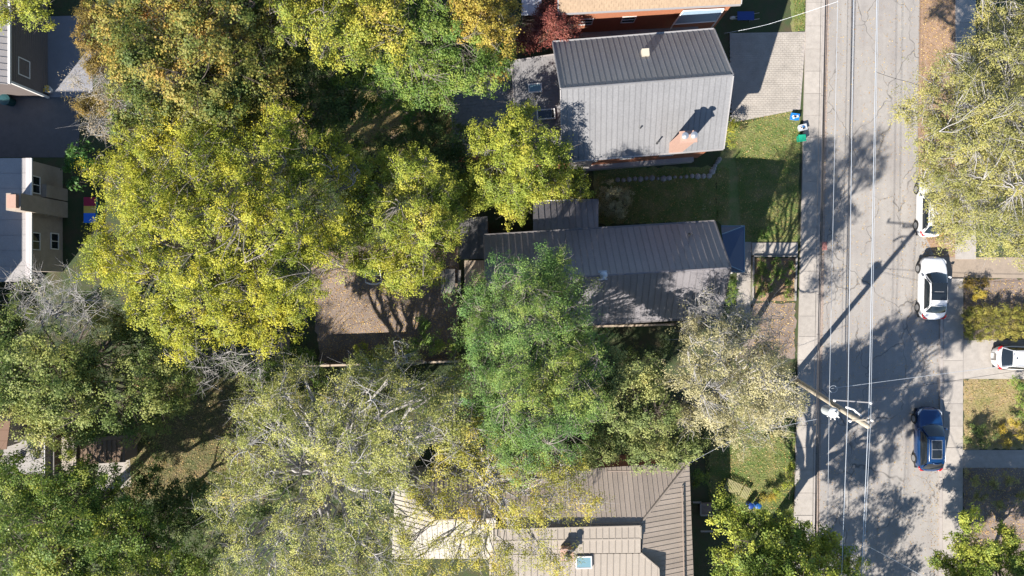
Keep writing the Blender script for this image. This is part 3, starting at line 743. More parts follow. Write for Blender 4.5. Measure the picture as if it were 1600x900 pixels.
d = (W(218, 677) - W(197, 709)); ang = math.atan2(d.y, d.x); nr_ = Vector((-sin(ang), cos(ang), 0))
for k in range(4): MB().box(W(207, 693, .45) + nr_ * (.16 * k - .25), (d.length, .11, .04), ang).build('slat', WOODY, bn)
for k in range(3): MB().box(W(207, 693, .62 + .14 * k) + nr_ * .36, (d.length, .03, .10), ang).build('back_slat', WOODY, bn)
for s in (-1, 1):
    for q_ in (-.25, .25): MB().box(W(207, 693, .21) + d.normalized() * s * (d.length / 2 - .1) + nr_ * q_, (.07, .07, .42), ang).build('leg', WOODY, bn)
# slatted lounge by the lower bins
bn = thing('slatted_bench', 'pale slatted wooden garden bench in two sections on the lower lawn above the blue bins', 'bench', W(1151, 762))
a0 = R(-24); ux = Vector((cos(a0), sin(a0), 0)); uy = Vector((-sin(a0), cos(a0), 0)); c = W(1152, 764, .4)
for k in range(17):
    if k == 11: continue
    MB().box(c + ux * (k - 8) * .112, (.062, .86, .035), a0).build('slat', M_('yellowed_wood', (.27, .25, .12), .8, .15, 4) if k == 0 else bpy.data.materials['yellowed_wood'], bn)
for s in (-.34, .34): MB().box(c + uy * s - Vector((0, 0, .04)), (1.95, .05, .05), a0).build('rail', WOODB, bn)
for s in (-.9, .9):
    for q_ in (-.34, .34): MB().box(c + ux * s + uy * q_ - Vector((0, 0, .22)), (.06, .06, .36), a0).build('leg', WOODB, bn)
def bin_(px, py, mat, w, d, h, label, name='wheelie_bin', rz=0, round_=False, cat='bin', lid=True):
    r = thing(name, label, cat, W(px, py)); M = Matrix.Rotation(rz, 3, 'Z')
    c = W(px, py)
    b = MB()
    if round_: b.lathe(c, [(w * .42, 0), (w * .5, h * .96), (w * .54, h * .965), (w * .54, h)], 16)
    else:
        V = [c + M @ Vector((x * w * .42, y * d * .42, 0)) for x, y in ((-1,-1),(1,-1),(1,1),(-1,1))] + [c + M @ Vector((x * w * .5, y * d * .5, h)) for x, y in ((-1,-1),(1,-1),(1,1),(-1,1))]
        b.V += V; b.F += [[3,2,1,0],[4,5,6,7],[0,1,5,4],[1,2,6,5],[2,3,7,6],[3,0,4,7]]
    b.build('body', mat, r)
    rm = MB()
    if not round_:
        for x, y, a, e in ((0, .5, w + .06, .05), (0, -.5, w + .06, .05), (.5, 0, .05, d - .05), (-.5, 0, .05, d - .05)): rm.box(c + M @ Vector((x * w, y * d, h)), (a, e, .05), rz)
        rm.build('rim', mat, r)
        if lid: MB().box(c + M @ Vector((0, 0, h + .04)), (w * .96, d * .96, .06), rz).build('lid', mat, r)
        else:
            for k in range(5): MB().box(c + M @ Vector((random.uniform(-.3, .3) * w, random.uniform(-.3, .3) * d, h + .04)), (.16, .12, .08), random.random() * 3).build('carton', random.choice([WHITE, BBLUE, WOODP]), r)
    elif lid: MB().lathe(c + Vector((0, 0, h)), [(w * .55, 0), (w * .55, .03), (w * .3, .08), (.02, .1)], 16).build('lid', mat, r)
    return r
bin_(1239, 184, BBLUE, .58, .42, .38, 'bright blue open recycling box on the lawn beside the sidewalk', 'recycling_box', R(-8), lid=False)
bin_(1251, 201, BGREY, .55, .40, .42, 'pale grey recycling box between the blue box and the green bin', 'recycling_box', R(14), lid=False)
bin_(1248.5, 218, BGREEN, .48, .46, .6, 'green lidded compost bin at the lawn edge below the grey box', 'compost_bin', R(5))
bin_(1168, 786, BDBLUE, .42, 0, .7, 'round deep blue barrel on the left below the slatted bench', 'plastic_barrel', 0, True, 'barrel')
bin_(1180, 787, M_('mid_blue_plastic', (.01, .09, .3), .5, .1, 4), .42, 0, .7, 'round brighter blue barrel on the right below the slatted bench', 'plastic_barrel', 0, True, 'barrel')
bin_(19, 160, BTEAL, .75, 0, .8, 'dark teal round rain barrel in the laneway shade beside the dark sided house', 'rain_barrel', 0, True, 'barrel')
r = thing('play_box', 'red, yellow and blue striped childrens play box left of the big yellow tree', 'play box', W(140, 328))
for (ya, yb, m_) in ((308, 322, PRED), (322, 333, PYEL), (333, 348, PBL)):
    P = [W(131, ya, .3), W(131, yb, .3), W(149, yb, .3), W(149, ya, .3)]; MB().prism([(p.x, p.y) for p in P], .26, .32).build('lid_panel', m_, r)
MB().prism([(p.x, p.y) for p in (W(130, 308, .3), W(130, 348, .3), W(149, 348, .3), W(149, 308, .3))], 0, .255).build('body', M_('teal_panel', (.05, .25, .28), .6, .1, 3), r)
# wheelbarrow on the neighbour's side
wb = thing('wheelbarrow', 'dark blue wheelbarrow in the shade beside the tan roofed house', 'wheelbarrow', W(1165, 26))
c = W(1165, 25, .55); b = MB()
V = [c + Vector((x * .45, y * .22, -.25)) for x, y in ((-1,-1),(1,-1),(1,1),(-1,1))] + [c + Vector((x * .62, y * .32, .05)) for x, y in ((-1,-1),(1,-1),(1,1),(-1,1))]
b.V += V; b.F += [[3,2,1,0],[0,1,5,4],[1,2,6,5],[2,3,7,6],[3,0,4,7],[4,5,6,7]]; b.build('tray', BDBLUE, wb)
w_ = MB(); w_.tube([c + Vector((-.85, -.05, -.33)), c + Vector((-.85, .05, -.33))], .2, 14); w_.build('wheel', WHITE, wb)
for s in (-.22, .22): MB().tube([c + Vector((-.85, s * .3, -.33)), c + Vector((.5, s, -.2)), c + Vector((1.0, s, .05))], .025, 6).build('handle', METAL, wb)
for s in (-.2, .2): MB().tube([c + Vector((.4, s, -.2)), c + Vector((.45, s, -.55))], .025, 6).build('leg', METAL, wb)
r = thing('flower_pot', 'white pot of pale yellow flowers at the corner of the dark sided house', 'flower pot', W(80, 142))
c = W(80, 142); MB().lathe(c, [(.17, 0), (.25, .38), (.28, .39), (.28, .44), (.22, .44)], 14).build('pot', WHITE, r)
f = MB()
for k in range(22): f.lathe(c + Vector((random.uniform(-.22, .22), random.uniform(-.22, .22), .42 + random.random() * .15)), [(.01, 0), (.06, .05), (.01, .09)], 5)
f.build('flowers', PYEL, r)

# ------------------------------------------------------------------ cars
def grid(rows, closed=False):
    V = [p for r_ in rows for p in r_]; n = len(rows[0]); F_ = []
    for i in range(len(rows) - 1):
        for j in range(n - 1): F_.append([i*n+j, i*n+j+1, (i+1)*n+j+1, (i+1)*n+j])
    return V, F_
def make_car(label, loc, rz, paint, L=4.6, Wd=1.84, Ht=1.62, roof_glass=None, suv=True, group='white cars'):
    r = thing('parked_car', label, 'car', loc, group); hw = Wd / 2
    a = L / 2
    cowl, rf = a - 1.18, a - 1.95
    rr_, tail = (-a + .75, -a + .16) if suv else (-a + 1.0, -a + .45)
    def deck(y):
        if y > cowl: t = (y - cowl) / (a - cowl); return lerp(1.02, .80, t ** 1.5) - max(0, t - .88) * 1.6
        if y < tail: t = (tail - y) / (a + tail); return lerp(1.0, .80, min(1, t) ** 1.3)
        return 1.02
    def half(y):
        u = y / a; n = 5.0 if u > 0 else 6.5; k = .78 if u > 0 else .86
        e = (max(0.0, 1 - abs(u) ** n)) ** (1 / 2.6)
        return hw * (k * e + (1 - k) * min(1, e * 1.6)) if abs(u) < .999 else hw * .25
    ys = [-a * cos(pi * i / 40) for i in range(41)]
    rows = []
    for y in ys:
        w_ = max(half(y), hw * .30); zd = deck(y); bul = .03 if (cowl < y < a - .15) else 0
        arch = 0
        sec = [(.90, .20), (.975, .30), (1.0, .48), (1.0, .62), (.985, .76), (.955, zd - .11), (.90, zd - .03), (.78, zd + .005 - bul * .2), (.70, zd + bul * .1), (.45, zd + bul), (0, zd + bul * 1.3)]
        pts = [Vector((w_ * k, y, min(z, zd + .05) if z > .5 else z)) for k, z in sec]
        rows.append(pts + [Vector((-p.x, p.y, p.z)) for p in reversed(pts[:-1])])
    V, F_ = grid(rows); n = len(rows[0])
    F_.append([i for i in range(n)]); F_.append([(len(rows) - 1) * n + i for i in range(n)][::-1])
    mesh_obj('body', V, F_, paint, r, True, True)
    MB().box((0, 0, .24), (Wd * .86, L * .94, .12)).build('underbody', TRIM, r, local=True)
    # cabin
    wb, wt = hw * .90, hw * .66
    def cab(y, s):   # s 0 belt .. 1 roof edge, longitudinal outline
        pass
    N = 12
    roofp = []
    for i in range(N + 1):
        y = lerp(rf, rr_, i / N); t = i / N
        zc = Ht - .055 * (2 * t - .85) ** 2; ww = wt * (1 - .05 * (2 * t - 1) ** 2)
        roofp.append([Vector((ww * k, y - (.04 if False else 0), zc - .035 * abs(k) ** 2.5)) for k in (-1, -.9, -.6, -.3, 0, .3, .6, .9, 1)])
    V, F_ = grid(roofp); rf_o = mesh_obj('roof', V, F_, paint, r, True, True)
    ks = (-1, -.75, -.4, 0, .4, .75, 1)
    def front(nu, y0, z0, w0, row_top, bow):
        rows = []
        top = [Vector((lerp(row_top[0].x, row_top[-1].x, (k + 1) / 2), row_top[0].y, row_top[4].z - .035 * abs(k) ** 2.5)) for k in ks]
        for i in range(nu + 1):
            t = i / nu
            rows.append([Vector((lerp(w0 * k, q.x, t), lerp(y0 - bow * k * k, q.y, t), lerp(z0, q.z, t ** .92))) for k, q in zip(ks, top)])
        return rows
    ws = front(5, cowl + .02, 1.02, wb * .97, roofp[0], .16)
    rw = front(4, tail, 1.0, wb * .93, roofp[-1], -.10)
    def inset_patch(rows, i0, i1, k0, k1, off):
        out = []; nr, nc = len(rows) - 1, len(rows[0]) - 1
        def S(u, v):
            u = min(max(u, 0), .9999) * nr; v = min(max(v, 0), .9999) * nc; i, j = int(u), int(v); fu, fv = u - i, v - j
            return rows[i][j].lerp(rows[i][j+1], fv).lerp(rows[i+1][j].lerp(rows[i+1][j+1], fv), fu)
        for i in range(7):
            rr2 = []
            for j in range(9): rr2.append(S(lerp(i0, i1, i / 6), lerp(k0, k1, j / 8)) + off)
            out.append(rr2)
        return out
    for nm, g_, off in (('windshield', ws, Vector((0, .012, .014))), ('rear_window', rw, Vector((0, -.014, .010)))):
        V, F_ = grid(g_); mesh_obj(nm + '_frame', V, F_, paint, r, True, True)
        V, F_ = grid(inset_patch(g_, .06, .985, .045, .955, off)); mesh_obj(nm, V, F_, GLASSB, r, True, True)
    for s in (-1, 1):
        col = 0 if s < 0 else -1
        # side surface from belt to roof edge, following cowl -> roof -> tail
        base, top = [], []
        for i in range(13):
            t = i / 12; y = lerp(cowl - .12, tail + .08, t); base.append(Vector((s * wb * (1.0 - .03 * (2 * t - 1) ** 2), y, .99)))
            yt = min(max(y, rr_), rf)
            k = (rf - yt) / (rf - rr_); idx = min(N, max(0, k * N)); q = roofp[int(round(idx))][col].copy(); q.y = yt
            if y > rf: f = (y - rf) / (cowl - .12 - rf); q = q.lerp(base[-1], f)
            if y < rr_: f = (rr_ - y) / (rr_ - tail - .08); q = q.lerp(base[-1], f * .8)
            top.append(q)
        rows = [[b_.lerp(t_, k) + Vector((s * .025 * sin(pi * k), 0, 0)) for b_, t_ in zip(base, top)] for k in (0, .25, .5, .75, 1)]
        V, F_ = grid(rows); mesh_obj('side_frame', V, F_, paint, r, True, True)
        V, F_ = grid(inset_patch(rows, .06, .90, .09, .93, Vector((s * .006, 0, .003)))); mesh_obj('window_trim', V, F_, TRIM, r, True, True)
        for (v0, v1) in ((.12, .50), (.51, .77), (.78, .91)):
            V, F_ = grid(inset_patch(rows, .10, .84, v0, v1, Vector((s * .012, 0, .006)))); mesh_obj('side_window', V, F_, GLASSB, r, True, True)
        # mirror
        mm = MB(); mm.tube([(s * (hw - .05), cowl - .30, 1.02), (s * (hw + .02), cowl - .30, 1.05), (s * (hw + .14), cowl - .34, 1.06), (s * (hw + .17), cowl - .36, 1.06)], [.03, .07, .085, .03], 8)
        mm.build('wing_mirror', paint, r, True, True)
        for y in (a - .88, -a + .86):
            wl = MB(); wl.tube([(s * (hw - .20), y, .34), (s * (hw - .01), y, .34), (s * (hw + .015), y, .34)], [.34, .34, .31], 22)
            wo = wl.build('wheel', TYRE, r, False, True)
            rm = MB(); rm.tube([(s * (hw + .014), y, .34), (s * (hw + .022), y, .34)], [.225, .215], 16); rm.build('rim', RIM, wo, False, True)
            ar = MB(); K = 14; o_, i_ = [], []
            for k in range(K + 1):
                an = pi * k / K; o_.append(Vector((s * (hw + .006), y + .41 * cos(an), .34 + .40 * sin(an)))); i_.append(Vector((s * (hw + .006), y + .33 * cos(an), .34 + .33 * sin(an))))
            V, F_ = grid([o_, i_]); mesh_obj('wheel_arch', V, F_, TRIM, r, False, True)
        # lamps: patches riding on the nose and tail corners
        hl = MB(); hl.tube([(s * hw * .50, a - .115, .70), (s * hw * .72, a - .19, .74), (s * hw * .88, a - .36, .78), (s * hw * .915, a - .55, .81)], [.03, .07, .06, .02], 8)
        hl.build('headlight', LAMPW, r, True, True)
        tl = MB(); tl.tube([(s * hw * .52, -a + .07, .86), (s * hw * .76, -a + .10, .88), (s * hw * .90, -a + .26, .90), (s * hw * .93, -a + .42, .90)], [.025, .06, .055, .02], 8)
        tl.build('tail_light', LAMPR, r, True, True)
        MB().tube([(s * wt * .93, rf - .2, Ht - .02), (s * wt * .93, rf - .24, Ht + .035), (s * wt * .93, rr_ + .2, Ht + .02), (s * wt * .93, rr_ + .14, Ht - .04)], .016, 6).build('roof_rail', TRIM if paint is PWHITE else METAL, r, True, True)
        # hood crease
        MB().tube([(s * hw * .52, a - .35, deck(a - .35) + .012), (s * hw * .66, cowl + .1, deck(cowl + .1) + .012)], .009, 4).build('hood_crease', paint, r, False, True)
    MB().box((0, a - .07, .50), (Wd * .5, .08, .18)).build('grille', TRIM, r, local=True)
    MB().box((0, -a + .05, .62), (.5, .05, .12)).build('number_plate', WHITE, r, local=True)
    MB().tube([(-.34, rr_ + .03, Ht - .04), (0, rr_ - .02, Ht - .01), (.34, rr_ + .03, Ht - .04)], .03, 6).build('rear_spoiler', paint, r, True, True)
    wp = MB(); wp.tube([(-.1, cowl + .03, 1.05), (.45, cowl - .02, 1.10)], .010, 4); wp.tube([(.1, cowl + .05, 1.05), (-.45, cowl - .02, 1.10)], .010, 4); wp.build('wiper', TRIM, r, False, True)
    def roofpatch(nm, y0, y1, x0, x1, mat, dz):
        rows = []
        for i in range(9):
            y = lerp(y0, y1, i / 8); t = (rf - y) / (rf - rr_); zc = Ht - .055 * (2 * t - .85) ** 2
            rows.append([Vector((lerp(x0, x1, j / 8), y, zc - .035 * abs(lerp(x0, x1, j / 8) / wt) ** 2.5 + dz)) for j in range(9)])
        V, F_ = grid(rows); mesh_obj(nm, V, F_, mat, r, True, True)
    if roof_glass == 'pano': roofpatch('glass_roof', rf + .01, rr_ + .42, -wt * .93, wt * .93, GLASSB, .012); roofpatch('glass_roof_bar', rf - .62, rf - .645, -wt * .6, wt * .5, GREYT, .016)
    if roof_glass == 'sun':
        y0, y1 = rf - .25, rr_ + .35; ym = (y0 + y1) / 2
        roofpatch('sunroof_frame', y0, y1, -wt * .62, wt * .62, METAL, .010)
        roofpatch('sunroof', y0 - .04, ym + .02, -wt * .57, wt * .57, GLASSB, .016); roofpatch('sunroof', ym - .02, y1 + .04, -wt * .57, wt * .57, GLASSB, .016)
    if roof_glass == 'fin': MB().tube([(0, rr_ + .25, Ht - .02), (0, rr_ + .12, Ht + .09)], [.05, .012], 6).build('antenna_fin', TRIM, r, True, True)
    r.rotation_euler.z = rz; return r
make_car('white car with black glass roof parked facing up the street on the right side', (30.9, 0.0, .004), R(-1), PWHITE, 4.62, 1.88, 1.52, 'pano', False)
make_car('dark blue car with framed double sunroof parked on the right side of the street', (30.62, -11.1, .004), R(0), PBLUE, 4.66, 1.88, 1.66, 'sun', True, group='cars parked by the street')
make_car('white car half hidden under the olive green street tree on the right', (30.75, 5.95, .012), R(-1), PWHITE, 4.4, 1.82, 1.58, 'fin', True)
make_car('white car on the concrete drive at the right edge, rear towards the street', (37.75, -5.15, .024), R(-92), PWHITE, 4.55, 1.80, 1.55, 'fin', True)

# ------------------------------------------------------------------ utility pole and cables
PB = W(1237, 590); PT = W(1356, 666, 12.0)
def pole_at(z): return PB.lerp(PT, z / 12.0)
up = thing('utility_pole', 'leaning wooden utility pole with crossarms and grey transformer beside the left sidewalk', 'utility pole', PB)
MB().tube([PB, pole_at(4), pole_at(8), PT], [.21, .19, .17, .145], 14).build('pole', POLEM, up, True)
def arm(z, a, b, r_, nm='crossarm', mat=WHITE):
    A, B = W(*a, z), W(*b, z); o = MB(); d = (B - A); o.box((A + B) / 2, (d.length, r_ * 2, r_ * 2.2), math.atan2(d.y, d.x)); o = o.build(nm, mat, up)
    for p in (A, B):
        MB().lathe(p + Vector((0, 0, .08)), [(.03, 0), (.075, .05), (.05, .09), (.08, .13), (.05, .18), (.02, .2)], 10).build('insulator', PORC, o)
arm(11.0, (1302, 625), (1358, 629), .032, mat=GREYT); arm(11.7, (1326, 657), (1360, 656), .04, mat=POLEM)
MB().tube([W(1322, 636, 10.2), W(1334, 640, 10.6), W(1346, 650, 10.9)], [.07, .05, .05], 8).build('cut_out_switch', PORC, up)
MB().tube([W(1335, 642, 10.4), W(1341, 647, 10.4), W(1345, 648, 10.2)], [.05, .09, .03], 8).build('lightning_arrester', METAL, up)
tc = W(1303, 645, 9.0)
tz = MB(); tz.lathe(tc - Vector((0, 0, 1.15)), [(.27, 0), (.31, .04), (.31, 1.05), (.33, 1.08), (.33, 1.13), (.24, 1.2), (.02, 1.22)], 20)
to = tz.build('transformer', M_('pale_grey_enamel', (.42, .44, .45), .35, .08, 4), up, False)
for k in range(4):
    an = R(-150 + 36 * k); MB().tube([tc + Vector((cos(an) * .3, sin(an) * .3, -.1)), tc + Vector((cos(an) * .46, sin(an) * .46, -.02))], [.05, .03], 6).build('bushing', PORC, to)
MB().lathe(tc + Vector((.05, .02, .06)), [(.05, 0), (.07, .06), (.04, .12), (.06, .18), (.02, .26)], 8).build('bushing', PORC, to)
pt = pole_at(8.3); MB().tube([Vector((tc.x, tc.y, 8.3)), pt], .05, 6).build('bracket', METAL, up)
def cable(label, pts, r_, mat, group, sag=0.0, name='power_cable'):
    """points along the run; a light sag between them"""
    P = []
    for (a, b) in zip(pts[:-1], pts[1:]):
        for k in range(12):
            t = k / 12; p = a.lerp(b, t); p.z -= sag * 4 * t * (1 - t); P.append(p)
    P.append(pts[-1]); o = MB().tube(P, r_, 5).build(name, mat); tag(o, label, 'cable', group); return o
def run(x0, x6, x9, z, yp=640):
    """photo columns of a line at y=0, at the pole, at y=900; continued past both edges"""
    a, b, c = W(x0, 0, z), W(x6, yp, z), W(x9, 900, z)
    return [b + (a - b) * 2.1, b, b + (c - b) * 3.0]
G1 = 'cables strung along the street'
cable('bright aluminium cable farthest right of those strung along the street', run(1370, 1358, 1346, 11.2, 629), .018, CABLEW, G1, .0)
cable('thin pale cable just right beside the farthest right street cable', run(1372, 1360.5, 1348.5, 11.8, 656), .010, CABLEW, G1)
cable('bright aluminium cable in the middle of the street, crossing the pole crossarm', run(1334, 1325, 1315, 11.2, 629), .015, CABLEW, G1)
cable('dark cable just left of the bright middle street cable', run(1330.5, 1323, 1317, 10.2, 629), .014, CABLED, G1)
cable('thin pale cable passing the transformer over the left lane', run(1309, 1296, 1292, 8.6, 612), .011, CABLEW, G1)
cable('thick black bundled cable over the left kerb', run(1290, 1276.5, 1273, 5.6, 617), .036, CABLED, G1)
cable('second black cable twisted beside the thick bundle over the left kerb', run(1293, 1278.5, 1279, 5.8, 617), .022, CABLED, G1)
cable('thin black cable left of the thick bundle over the sidewalk', run(1283, 1272, 1269, 5.4, 615), .012, CABLED, G1)
G2 = 'service wires crossing the street'
cable('upper service wire from the pole to the drive on the right edge', [W(1299, 607, 7.6), W(1600, 568, 5.8), W(1760, 545, 5)], .013, CABLEW, G2, .1)
cable('lower service wire from the pole to the drive on the right edge', [W(1300, 606, 7.5), W(1420, 606, 6.6), W(1600, 578, 5.8), W(1760, 556, 5)], .011, CABLED, G2, .05)
cable('service wire from the street cables to the tan roofed house', [W(1310, 2, 8.6), W(1200, 38, 6.0), W(1132, 52, 4.4)], .009, CABLEW, G2, .1)
cable('service wire from the pole down to the hip roof house', [W(1276, 655, 5.7), W(1160, 680, 4.9), W(1077, 724, 4.7)], .012, CABLEW, G2, .1)
cable('looped wire crossing the road near the bottom edge', [W(1349, 850, 11.2), W(1450, 905, 7.5), W(1560, 960, 5)], .013, CABLEW, G2, .4)
cable('service wire from the middle street cable to the grey metal roofed house', [W(1368, 112, 11.0), W(1420, 128, 9.0), W(1600, 190, 5.5)], .012, CABLED, G2, .1)
lp = MB(); c = W(1302, 608, 7.7); lp.tube([c + Vector((cos(k / 14 * 2 * pi) * .25, sin(k / 14 * 2 * pi) * .22, .02 * k / 14)) for k in range(15)], .014, 5)
tag(lp.build('cable_coil', CABLEW), 'loop of spare pale wire hanging beside the pole top', 'cable')

# ------------------------------------------------------------------ vegetation
def tubes_np(P0, P1, r0, r1, sides):
    P0 = np.asarray(P0, float); P1 = np.asarray(P1, float); n = len(P0)
    d = P1 - P0; L = np.linalg.norm(d, axis=1, keepdims=True); d = d / np.maximum(L, 1e-6)
    up_ = np.where(np.abs(d[:, 2:3]) > .9, np.array([[1., 0, 0]]), np.array([[0, 0, 1.]]))
    x = np.cross(d, up_); x /= np.linalg.norm(x, axis=1, keepdims=True); y = np.cross(d, x)
    an = 2 * np.pi * np.arange(sides) / sides
    ring = x[:, None, :] * np.cos(an)[None, :, None] + y[:, None, :] * np.sin(an)[None, :, None]
    A = P0[:, None, :] + ring * np.asarray(r0).reshape(-1, 1, 1); B = P1[:, None, :] + ring * np.asarray(r1).reshape(-1, 1, 1)
    V = np.concatenate([A, B], 1).reshape(-1, 3)
    k = np.arange(sides); k2 = (k + 1) % sides
    f = np.stack([k, k2, k2 + sides, k + sides], 1); Fq = (f[None] + (np.arange(n) * 2 * sides)[:, None, None]).reshape(-1, 4)
    return V, Fq
def np_mesh(name, V, Fq, mat, parent, tone=None, smooth=False):
    me = bpy.data.meshes.new(name); nf, k = Fq.shape
    off = ORG.get(parent.name, Vector((0, 0, 0))) if parent is not None else Vector((0, 0, 0))
    me.vertices.add(len(V)); me.vertices.foreach_set('co', (V - np.array(off)).astype(np.float32).ravel())
    me.loops.add(nf * k); me.loops.foreach_set('vertex_index', Fq.astype(np.int32).ravel())
    me.polygons.add(nf); me.polygons.foreach_set('loop_start', np.arange(0, nf * k, k, dtype=np.int32))
    try: me.polygons.foreach_set('loop_total', np.full(nf, k, dtype=np.int32))
    except Exception: pass
    if smooth: me.polygons.foreach_set('use_smooth', np.ones(nf, dtype=bool))
    me.materials.append(mat); me.update(calc_edges=True)
    if tone is not None:
        at = me.attributes.new('tone', 'FLOAT', 'FACE'); at.data.foreach_set('value', tone.astype(np.float32))
    o = bpy.data.objects.new(name, me); COL.objects.link(o)
    if parent is not None: o.parent = parent
    ORG[o.name] = off; return o
def leaves_np(C, Nn, ln, wd, rng):
    n = len(C); Nn = Nn / np.linalg.norm(Nn, axis=1, keepdims=True)
    r_ = rng.normal(size=(n, 3)); a = np.cross(Nn, r_); a /= np.maximum(np.linalg.norm(a, axis=1, keepdims=True), 1e-6); b = np.cross(Nn, a)
    s = rng.uniform(.65, 1.3, (n, 1)); a = a * ln * s / 2; b = b * wd * s / 2
    cup = Nn * (wd * .18 * s)
    V = np.stack([C - a, C + b * 1.0 + cup + a * -.1, C + a, C - b + cup - a * .1], 1).reshape(-1, 3)
    return V, np.arange(4 * n).reshape(n, 4)
NLEAF = [0]
def tree(name, label, cat, lobes, base, lmat, bmat, trunk_r=.25, leaf=(.15, .11), clump=.42, dens=1.0, per=110, flat=.75, twig=3, bare=0.0, seed=1, group=None, fork=.42, limbr=1.0, up=.7, crownname='crown', spread=1.0):
    """lobes: (px, py, z, r) - masses of the crown, each carried by its own limb"""
    rng = np.random.default_rng(seed)
    Bp = W(*base) if len(base) == 2 else Vector(base)
    root = thing(name, label, cat, Bp, group)
    L = [(np.array(W(l[0], l[1], l[2])), l[3]) for l in lobes]
    cen = np.mean([c for c, r in L], 0); zlo = min(c[2] - r * flat for c, r in L)
    ft_z = max(.8, fork * cen[2]); Bn = np.array(Bp); fork_p = Bn * .75 + cen * .25; fork_p[2] = ft_z
    S0, S1, R0, R1 = [], [], [], []; T0, T1, Q0, Q1 = [], [], [], []
    def path(a, b, r0, r1, n, jit, store=(S0, S1, R0, R1), lift=0.0, tan=None):
        """a tapering limb on a smooth curve that leaves its parent along the parent's direction"""
        ln = np.linalg.norm(b - a)
        if tan is None: tan = (b - a) / max(ln, 1e-6) + np.array([0, 0, .5])
        tan = tan / max(np.linalg.norm(tan), 1e-6); c_ = a + tan * ln * .45 + rng.normal(size=3) * jit * ln * .07
        pts = [a]
        for i in range(1, n + 1):
            t = i / n; p = a * (1 - t) ** 2 + c_ * 2 * t * (1 - t) + b * t * t
            if i < n: p = p + rng.normal(size=3) * jit * ln * .018
            pts.append(p)
        for i in range(n):
            store[0].append(pts[i]); store[1].append(pts[i + 1]); store[2].append(lerp(r0, r1, (i / n) ** .8)); store[3].append(lerp(r0, r1, ((i + 1) / n) ** .8))
        return pts
    path(Bn, fork_p, trunk_r * 1.15, trunk_r * .8, 4, .5)
    CC, CN = [], []
    for c, r in L:
        core = c - np.array([0, 0, r * flat * .55]); nn = np.linalg.norm(core - fork_p)
        lr = trunk_r * .55 * min(1.2, .5 + r / 4) * limbr
        lp_ = path(fork_p, core, lr, lr * .32, 9, 1.0)
        subs = []
        for _ in range(3):          # secondary limbs spread the attachment points, no hub
            k_ = rng.integers(4, 9); e_ = c + rng.normal(size=3) * r * np.array([.42, .42, .2])
            subs.append(path(lp_[k_], e_, lr * .34, lr * .16, 6, 1.2, tan=lp_[k_] - lp_[k_ - 1] + np.array([0, 0, .05])))
        pool = [(q_[i_], q_[i_] - q_[i_ - 1]) for q_ in subs for i_ in (2, 3, 4, 5, 6)] + [(lp_[i_], lp_[i_] - lp_[i_ - 1]) for i_ in (6, 7, 8, 9)]
        n = max(5, int(dens * 9.5 * r * r / (clump / .42) ** 2))
        d = rng.normal(size=(n * 3, 3)); d /= np.linalg.norm(d, axis=1, keepdims=True)
        d = d[d[:, 2] > -.35][:n]; rad = r * (rng.random(len(d)) ** .45) * rng.uniform(.8, 1.12, len(d))
        pts = c + d * rad[:, None] * np.array([spread, spread, flat])
        for k, p in enumerate(pts):
            best = min((pool[m__] for m__ in rng.integers(0, len(pool), 5)), key=lambda z_: np.linalg.norm(z_[0] - p))
            q = path(best[0], p, min(.034, lr * .2), .009, 4, 1.3, tan=best[1] / max(1e-6, np.linalg.norm(best[1])) + (p - best[0]) * .4)
            for _ in range(twig):
                e = p + rng.normal(size=3) * clump * np.array([1, 1, .6]) * 1.1; m_ = q[2] if rng.random() < .4 else p
                T0.append(m_); T1.append((m_ + e) / 2 + rng.normal(size=3) * .06); Q0.append(.011); Q1.append(.008)
                T0.append(T1[-1]); T1.append(e); Q0.append(.008); Q1.append(.003)
        keep = rng.random(len(pts)) >= bare; pts = pts[keep]; dd = d[keep]
        CC.append(pts); CN.append(dd)
    V, Fq = tubes_np(S0, S1, R0, R1, 6); tr_ = np_mesh('trunk', V, Fq, bmat, root, smooth=True)
    if T0:
        V, Fq = tubes_np(T0, T1, Q0, Q1, 3); stuff(np_mesh('twigs', V, Fq, bmat, tr_))
    CC = np.concatenate(CC); CN = np.concatenate(CN)
    if len(CC) and per > 0:
        cnt = rng.integers(int(per * .95), int(per * 2.15) + 1, len(CC)); idx = np.repeat(np.arange(len(CC)), cnt); n = len(idx)
        csz = clump * rng.uniform(.7, 1.25, len(CC))
        # leaves sit on a few sprays inside each clump
        sp = rng.normal(size=(len(CC), 5, 3)) * .62; k = rng.integers(0, 5, n)
        off = (sp[idx, k] + rng.normal(size=(n, 3)) * .36) * csz[idx][:, None] * np.array([1, 1, .55])
        C = CC[idx] + off
        cl_n = rng.normal(size=(len(CC), 3)) * .35
        Nn = rng.normal(size=(n, 3)) * .48 + np.array([0, 0, up]) + CN[idx] * .45 + cl_n[idx] + off / np.maximum(csz[idx][:, None], .1) * .45
        V, Fq = leaves_np(C, Nn, leaf[0] * .76, leaf[1] * .74, rng)
        ctone = rng.random(len(CC)); tone = np.clip(.42 * rng.random(n) + .58 * ctone[idx], 0, 1)
        np_mesh(crownname, V, Fq, lmat, root, tone); NLEAF[0] += n
    return root
YEL = leafmat('yellow_locust_leaves', [(.0, (.06, .10, .016)), (.32, (.195, .235, .028)), (.62, (.365, .36, .04)), (.88, (.50, .42, .045)), (1, (.40, .33, .17))], .3)
YEL2 = leafmat('lime_yellow_leaves', [(.0, (.06, .105, .018)), (.35, (.19, .24, .035)), (.68, (.36, .36, .05)), (1, (.46, .34, .08))], .4)
MAPLE = leafmat('turning_maple_leaves', [(.0, (.028, .06, .014)), (.36, (.10, .135, .03)), (.60, (.24, .22, .05)), (.82, (.40, .25, .06)), (1, (.42, .20, .08))], .35)
